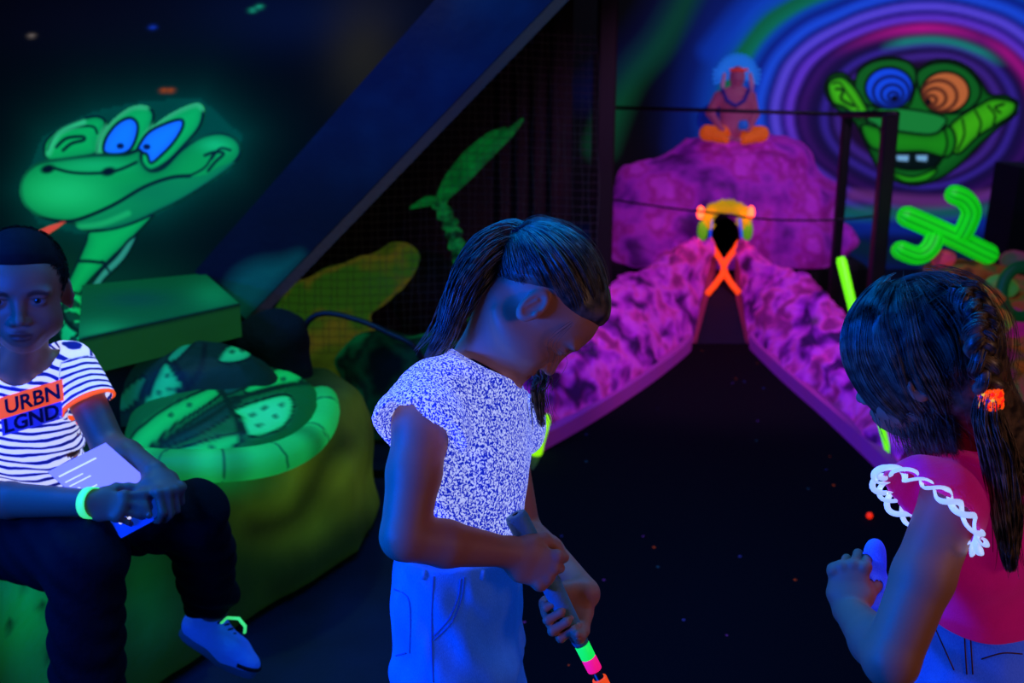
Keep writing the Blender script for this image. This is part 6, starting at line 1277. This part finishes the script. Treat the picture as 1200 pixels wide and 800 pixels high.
    for px in (823.5, 876): MB().ball(P(px, 270, Yt-0.01), (0.030, 0.03, 0.058), 14).build('side_pad', mat('pad_green_%d' % px, (90, 190, 20), 0.7, (90, 180, 20), 0.45, bump=(60, 0.5)), root, True)
    for px, dx in ((834, -2), (867, 2)): MB().tube([P(px, 256, Yt-0.02), P(px+dx, 279, Yt-0.02)], 0.007, 8).build('inner_strip', mat('strip_blue_%d' % px, (20, 70, 240), 0.5, (20, 70, 240), 0.6), root, True, 'glowing blue strip')
    ml = mat('lamp_red_glow', (255, 60, 40), 0.4, (255, 70, 40), 6.0)
    for px in (821, 880):
        q = P(px, 249, Yt-0.04); o = MB().ball(q, (0.020, 0.02, 0.036), 14).build('lamp', ml, root, True, 'lit red lamp'); l = bpy.data.lights.new('lamp_light', 'POINT'); l.energy = 0.5; l.color = (1, 0.12, 0.06); l.shadow_soft_size = 0.03; lo = bpy.data.objects.new('lamp_light', l); COL.objects.link(lo); lo.location = Vector(q)+Vector((0, -0.06, 0))
        MB().tube([q+V(0, 0.03, 0), q+V(0, 0.09, 0)], 0.014, 8).build('socket', mat('socket_dark_%d' % px, (20, 10, 14), 0.6), o, True)
    statue()
    # ---- railing
    M_b = mat('black_metal', (6, 7, 10), 0.5); b1, b2 = P(993, 134, 5.6), P(1044, 134, 5.15); root = empty('railing', V(b1[0], b1[1], 0), 'black metal handrail with two posts in front of the ringed wall', 'railing')
    for q, w in ((b1, 0.046), (b2, 0.066)): MB().box((q[0], q[1], q[2]/2), (w, w, q[2]), bev=0.005).build('post', M_b, root)
    MB().tube([P(715, 126, 6.0), P(860, 130, 5.8), b1], 0.010, 8).build('top_rail', M_b, root, True); MB().tube([b1+V(-0.03, 0, 0), b2+V(0.03, 0, 0)], 0.017, 8).build('gate_bar', M_b, root, True)
    MB().tube(list(smooth_path([P(712, 233, 5.75), P(780, 243, 5.65), P(840, 250, 5.55), P(900, 257, 5.4), P(960, 258, 5.3), P(1000, 256, 5.25), P(1032, 252, 5.15)], 5)), 0.006, 6).build('wire', M_b, root, True)
    tag(MB().box((P(700, 160, 6.05)[0], 6.05, 0.75), (0.06, 0.06, 1.5), bev=0.005).build('metal_post', M_b), 'black upright post at the far left end of the handrail', 'post')
    # ---- cactus
    Yc = 4.7; cols_ = []; b = MB(); root = empty('cactus', P(1150, 300, Yc)-V(0, 0, 0.03), 'bright green ribbed cactus ornament with two bent arms leaning to the left', 'cactus')
    MC = mat_attr('cactus_paint', 0.62, 0.5, bump=(70, 0.3)); ribs = []
    def piece(pts, r, name):
        b = MB(); cc = []; ribbed(b, [P(*q) for q in pts], r, cc); w = np.array(cc)[:, None]; col = lin((16, 225, 22))*(1-w)+lin((8, 160, 20))*w; add(name, b.v, b.f, MC, root, True, col=col)
    piece([(1052, 249, Yc), (1085, 263, Yc), (1120, 279, Yc), (1146, 292, Yc), (1168, 302, Yc)], 0.047, 'stem')
    piece([(1124, 281, Yc-0.02), (1134, 262, Yc-0.04), (1138, 246, Yc-0.05), (1128, 232, Yc-0.05), (1108, 225, Yc-0.05)], 0.043, 'arm'); piece([(1098, 272, Yc-0.02), (1090, 290, Yc-0.04), (1076, 299, Yc-0.05), (1058, 294, Yc-0.05), (1047, 287, Yc-0.05)], 0.042, 'arm')
    # ---- colourful rocks on the right
    MR2 = mat_attr('painted_rock_mixed', 0.34, 0.8, bump=(35, 0.5)); rk = [((1135, 318), 4.75, (0.20, 0.12, 0.045), [(60, 30, 12), (120, 60, 24), (70, 70, 30)], 'flat brown rock slab directly under the cactus'),
        ((1105, 303), 4.72, (0.055, 0.05, 0.04), [(190, 60, 60), (150, 40, 80)], 'small reddish-pink rock left of the brown slab'), ((1150, 348), 4.45, (0.10, 0.09, 0.055), [(180, 70, 30), (60, 110, 50), (200, 90, 40)], 'orange rock below the brown slab, behind the braid'),
        ((1175, 335), 4.5, (0.07, 0.07, 0.05), [(60, 130, 60), (120, 110, 50)], 'pale green rock touching the green hoop'), ((1160, 375), 4.3, (0.09, 0.08, 0.05), [(190, 80, 26), (60, 120, 50)], 'orange and green rock just left of the violet-pink rock'),
        ((1186, 378), 4.45, (0.085, 0.07, 0.065), [(130, 20, 110), (170, 30, 120)], 'violet-pink rounded rock under the green hoop'), ((1180, 425), 4.42, (0.10, 0.08, 0.08), [(150, 70, 20), (80, 60, 20), (120, 30, 70)], 'brown-orange rock beside the beaded hair band'),
        ((1190, 306), 4.8, (0.07, 0.06, 0.045), [(60, 70, 60), (120, 50, 80)], 'grey-pink rock right of the cactus foot')]
    for i, (c_, Y_, r_, cs_, lb) in enumerate(rk): boulder('rock', P(c_[0], c_[1], Y_), r_, MR2, 20+i, 0.22, 3.0, 0.009, 0.02, None, lb, 'rock', 'painted rocks under the cactus', (lambda cs_, i: (lambda v: noise_col(v, cs_, 16, i*1.7, 1.8)))(cs_, i))
    bd = boulder('rock_heap', P(1165, 440, 4.75), (0.42, 0.36, 0.42), MR2, 31, 0.16, 3, 0.02, 0.0, None, 'broad rough rock heap in orange, green and brown carrying the cactus', 'rock heap', None, lambda v: noise_col(v, [(40, 30, 14), (120, 60, 24), (50, 90, 40), (150, 50, 60), (90, 80, 30)], 9, 4.0, 1.8), more=[(P(1165, 370, 4.85), (0.34, 0.25, 0.22)), (P(1165, 560, 4.6), (0.42, 0.36, 0.4))])
    tc_ = P(1197, 342, 4.42); pts = [tc_+V(0.085*math.cos(a), 0.02*math.sin(a), 0.105*math.sin(a)) for a in np.linspace(0, 2*PI, 33)]; tag(MB().tube(pts, 0.026, 12, cap=False).build('hoop', mat('hoop_green', (10, 90, 40), 0.5, (10, 90, 40), 0.15, bump=(60, 0.4)), None, True), 'dark green hoop standing among the rocks at the right edge', 'hoop')
    # ---- neon edge poles
    M_n = mat('neon_green', (110, 255, 10), 0.5, (110, 250, 5), 0.95)
    pr = empty('neon_pole', P(1048, 560, 3.62), 'long neon green pole leaning behind the long-haired girl\'s head', 'pole'); MB().tube([P(985, 301, 4.25), P(986.2, 306, 4.245), P(1022, 455, 3.86), P(1047, 554, 3.66)], [0.014, 0.0205, 0.014, 0.009], 14).build('tube', M_n, pr, True)
    pr2 = empty('neon_pole', P(626, 556, 3.9), 'short neon yellow-green pole showing between the ponytailed girl\'s top and the left bank', 'pole'); MB().tube([P(641, 486, 3.86), P(640, 492, 3.86), P(631, 520, 3.86), P(624, 556, 3.86)], [0.010, 0.018, 0.022, 0.022], 14).build('tube', mat('neon_yellow', (160, 255, 10), 0.5, (150, 250, 5), 0.95), pr2, True)
    tag(MB().ball(G(1019, 604, 0.026), 0.011, 14).build('marker_ball', mat('marker_red', (255, 40, 10), 0.5, (255, 40, 10), 0.8), None, True), 'tiny glowing red-orange marker on the fairway beside the long-haired girl', 'marker')

def statue():
    Y0 = 6.32; base = P(859, 166, Y0); root = empty('statue', base, 'small statue of a seated bare-chested man in a blue feather headdress and orange trousers', 'statue')
    h = 0.0055; lo, hi = P(812, 176, Y0), P(905, 60, Y0); F = Field([axis([(lo[0], hi[0], h)]), axis([(Y0-0.26, Y0+0.2, h)]), axis([(lo[2], hi[2]+0.02, h)])]); p = lambda x, y, d=0: P(x, y, Y0+d)
    F.eseg(p(860, 152), p(861, 132), (0.085, 0.06), (0.078, 0.055), [1, 0, 0], 0.02); F.eseg(p(861, 132), p(862, 112), (0.078, 0.055), (0.10, 0.055), [1, 0, 0], 0.02)
    F.cone(p(862, 112), p(863, 100), 0.032, 0.03, 0.02); F.ell(p(864, 90, -0.01), (0.044, 0.048, 0.062), None, 0.01); F.ell(p(864, 93, -0.052), (0.006, 0.010, 0.010), None, 0.006)
    F.chain([p(842, 113), p(832, 132), p(843, 148, -0.08)], [0.030, 0.025, 0.018], 0.012); F.chain([p(880, 113), p(885, 134), p(878, 150, -0.08)], [0.030, 0.025, 0.018], 0.012)
    F.ell(p(846, 151, -0.10), (0.020, 0.020, 0.014), None, 0.008); F.ell(p(876, 152, -0.10), (0.020, 0.02, 0.014), None, 0.008)
    F.ell(p(852, 162, -0.15), (0.04, 0.02, 0.017), None, 0.01); F.ell(p(868, 164, -0.15), (0.04, 0.02, 0.017), None, 0.01)
    v, f = F.mesh(1); add('body', v, f, mat('statue_skin', (160, 80, 110), 0.6, (130, 50, 110), 0.22, bump=(60, 0.3)), root)
    T = Field([axis([(lo[0], hi[0], h)]), axis([(Y0-0.26, Y0+0.2, h)]), axis([(lo[2], p(0, 140)[2], h)])]); T.chain([p(852, 156), p(829, 156, -0.08), p(850, 163, -0.15)], [0.05, 0.042, 0.028], 0.02); T.chain([p(868, 156), p(892, 157, -0.08), p(872, 164, -0.15)], [0.05, 0.042, 0.028], 0.02)
    X, Y, Z = T.grid(); T.F = T.F+0.004*vnoise(X*40, Y*40, Z*40).astype(np.float32); v, f = T.mesh(1); add('trousers', v, f, mat('statue_orange', (220, 100, 20), 0.7, (220, 90, 20), 0.30), root)
    b = MB(); c = p(864, 88, 0.03)
    for i in range(21):
        a = math.radians(-20+220*i/20); L = 0.115 if 20 < math.degrees(a) < 160 else 0.13; d = V(math.cos(a), 0.10, math.sin(a)); s = c+d*0.040; e = c+d*(L+0.01); w = np.cross(d, V(0, 1, 0)); w = nrm(w)
        for k in range(1): b.raw([s-w*0.006, s+w*0.006, (s+e)/2+w*0.0105, e+w*0.006, e-w*0.006, (s+e)/2-w*0.0105]+[q+V(0, 0.006, 0) for q in (s-w*0.006, s+w*0.006, (s+e)/2+w*0.0105, e+w*0.006, e-w*0.006, (s+e)/2-w*0.0105)], [(5, 4, 3, 2, 1, 0), (6, 7, 8, 9, 10, 11)]+[(i_, (i_+1) % 6, 6+(i_+1) % 6, 6+i_) for i_ in range(6)])
    hd = b.build('headdress', mat('feather_blue', (30, 130, 235), 0.7, (20, 110, 225), 0.55, noise=(40, (50, 130, 220), 0.2)), root)
    MB().tube([c+V(0.047*math.cos(a), -0.035+0.05*math.sin(a), 0.03) for a in np.linspace(0, 2*PI, 21)], 0.008, 8, cap=False).build('headband', mat('band_red', (220, 60, 40), 0.6, (220, 50, 40), 0.3), hd, True)
    for x0 in (849, 879): MB().tube([p(x0, 86, 0.0), p(x0-(1 if x0 < 860 else -1)*2, 98, -0.02), p(x0-(2 if x0 < 860 else -2), 108, -0.03)], [0.010, 0.014, 0.006], 8).build('feather_drop', mat('feather_pale_%d' % x0, (190, 130, 170), 0.7, (150, 90, 160), 0.2), hd, True)
    MB().tube([p(846, 104, -.05), p(852, 118, -.068), p(862, 124, -.072), p(872, 118, -.068), p(878, 104, -.05)], 0.011, 8).build('necklace', mat('necklace_blue', (24, 24, 130), 0.6, (20, 20, 120), 0.25), root, True)
    MB().tube([p(871, 152, -0.13), p(871, 148, -0.13), p(871, 144, -0.13), p(871, 141, -0.13)], [0.022, 0.032, 0.028, 0.022], 12).build('drum', mat('pot_blue', (20, 90, 190), 0.6, (15, 80, 180), 0.35), root, True)
    b = MB(); cb = p(840, 140, 0.12); b.ball(cb, (0.12, 0.05, 0.10), 16); b.build('feather_train', mat('train_blue', (14, 50, 170), 0.7, (10, 40, 160), 0.25, bump=(40, 0.5)), root, True)

def lights():
    def area(name, loc, to, e, c, sx, sy=None, spread=None):
        l = bpy.data.lights.new(name, 'AREA'); l.energy = e; l.color = c; l.shape = 'RECTANGLE'; l.size = sx; l.size_y = sy or sx
        if spread: l.spread = math.radians(spread)
        o = bpy.data.objects.new(name, l); COL.objects.link(o); o.location = loc; o.rotation_euler = (Vector(to)-Vector(loc)).to_track_quat('-Z', 'Y').to_euler(); return o
    def spot(name, loc, to, e, c, ang, blend=0.6, r=0.06):
        l = bpy.data.lights.new(name, 'SPOT'); l.energy = e; l.color = c; l.spot_size = math.radians(ang); l.spot_blend = blend; l.shadow_soft_size = r
        o = bpy.data.objects.new(name, l); COL.objects.link(o); o.location = loc; o.rotation_euler = (Vector(to)-Vector(loc)).to_track_quat('-Z', 'Y').to_euler(); return o
    blue = (0.0, 0.10, 1.0)
    area('blacklight_left', (-1.9, 1.5, 2.1), (-0.1, 1.5, 0.9), 60, blue, 1.2, 0.15)
    area('blacklight_middle', (-0.45, 2.3, 2.5), (0.1, 1.5, 0.8), 20, (0.0, 0.22, 1.0), 1.2, 0.15)
    area('blacklight_right', (0.5, 2.2, 2.5), (0.6, 1.4, 0.7), 20, (0.0, 0.28, 1.0), 1.2, 0.15)
    area('blue_fill_low', (-1.2, 0.75, 1.2), (0.0, 1.5, 1.0), 38, (0.0, 0.08, 1.0), 0.8, 0.12)  # unseen lamp, added to bring blue onto neck, jaw and jeans
    area('fill_warm', (2.1, -0.1, 1.6), (0.3, 1.5, 0.95), 6.5, (1.0, 0.56, 0.36), 0.6)
    spot('rock_spot', (1.3, 3.4, 2.5), (1.05, 5.4, 0.3), 110, (0.85, 0.35, 1.0), 62)  # from here on: unseen coloured spots added to light rocks, walls, beam and net
    spot('wall_spot', (2.6, 4.8, 2.55), (2.3, 7.5, 1.2), 40, (0.7, 0.8, 1.0), 95)
    spot('green_spot', (-0.9, 2.6, 2.55), (-0.70, 2.8, 0.3), 22, (0.35, 1.0, 0.45), 75)
    spot('beam_spot', (0.0, 2.2, 2.3), (0.05, 3.5, 1.95), 16, (0.10, 0.6, 1.0), 44)
    spot('net_spot', (-0.2, 3.3, 2.3), (-0.5, 4.5, 0.8), 14, (0.9, 0.8, 0.5), 60)

room(); left_side(); course(); girl_middle(); girl_right(); boy_left(); lights()
# ================================================================== CAMERA
cd_ = bpy.data.cameras.new('camera'); cam = bpy.data.objects.new('camera', cd_); COL.objects.link(cam)
cam.location = (0, 0, CAMZ); cam.rotation_euler = (PI/2-PITCH, 0, 0)
cd_.sensor_width = 36; cd_.lens = FPX/1200*36; cd_.clip_start = 0.05; cd_.clip_end = 60
cd_.dof.use_dof = True; cd_.dof.focus_distance = 1.52; cd_.dof.aperture_fstop = 4.5
sc = bpy.context.scene; sc.camera = cam
sc.view_settings.view_transform = 'Standard'; sc.view_settings.look = 'None'; sc.view_settings.gamma = 1; sc.view_settings.exposure = 0; sc.view_settings.use_curve_mapping = False
w = bpy.data.worlds.new('world'); sc.world = w; w.use_nodes = True
w.node_tree.nodes['Background'].inputs[0].default_value = (0.02, 0.03, 0.09, 1); w.node_tree.nodes['Background'].inputs[1].default_value = 0.02
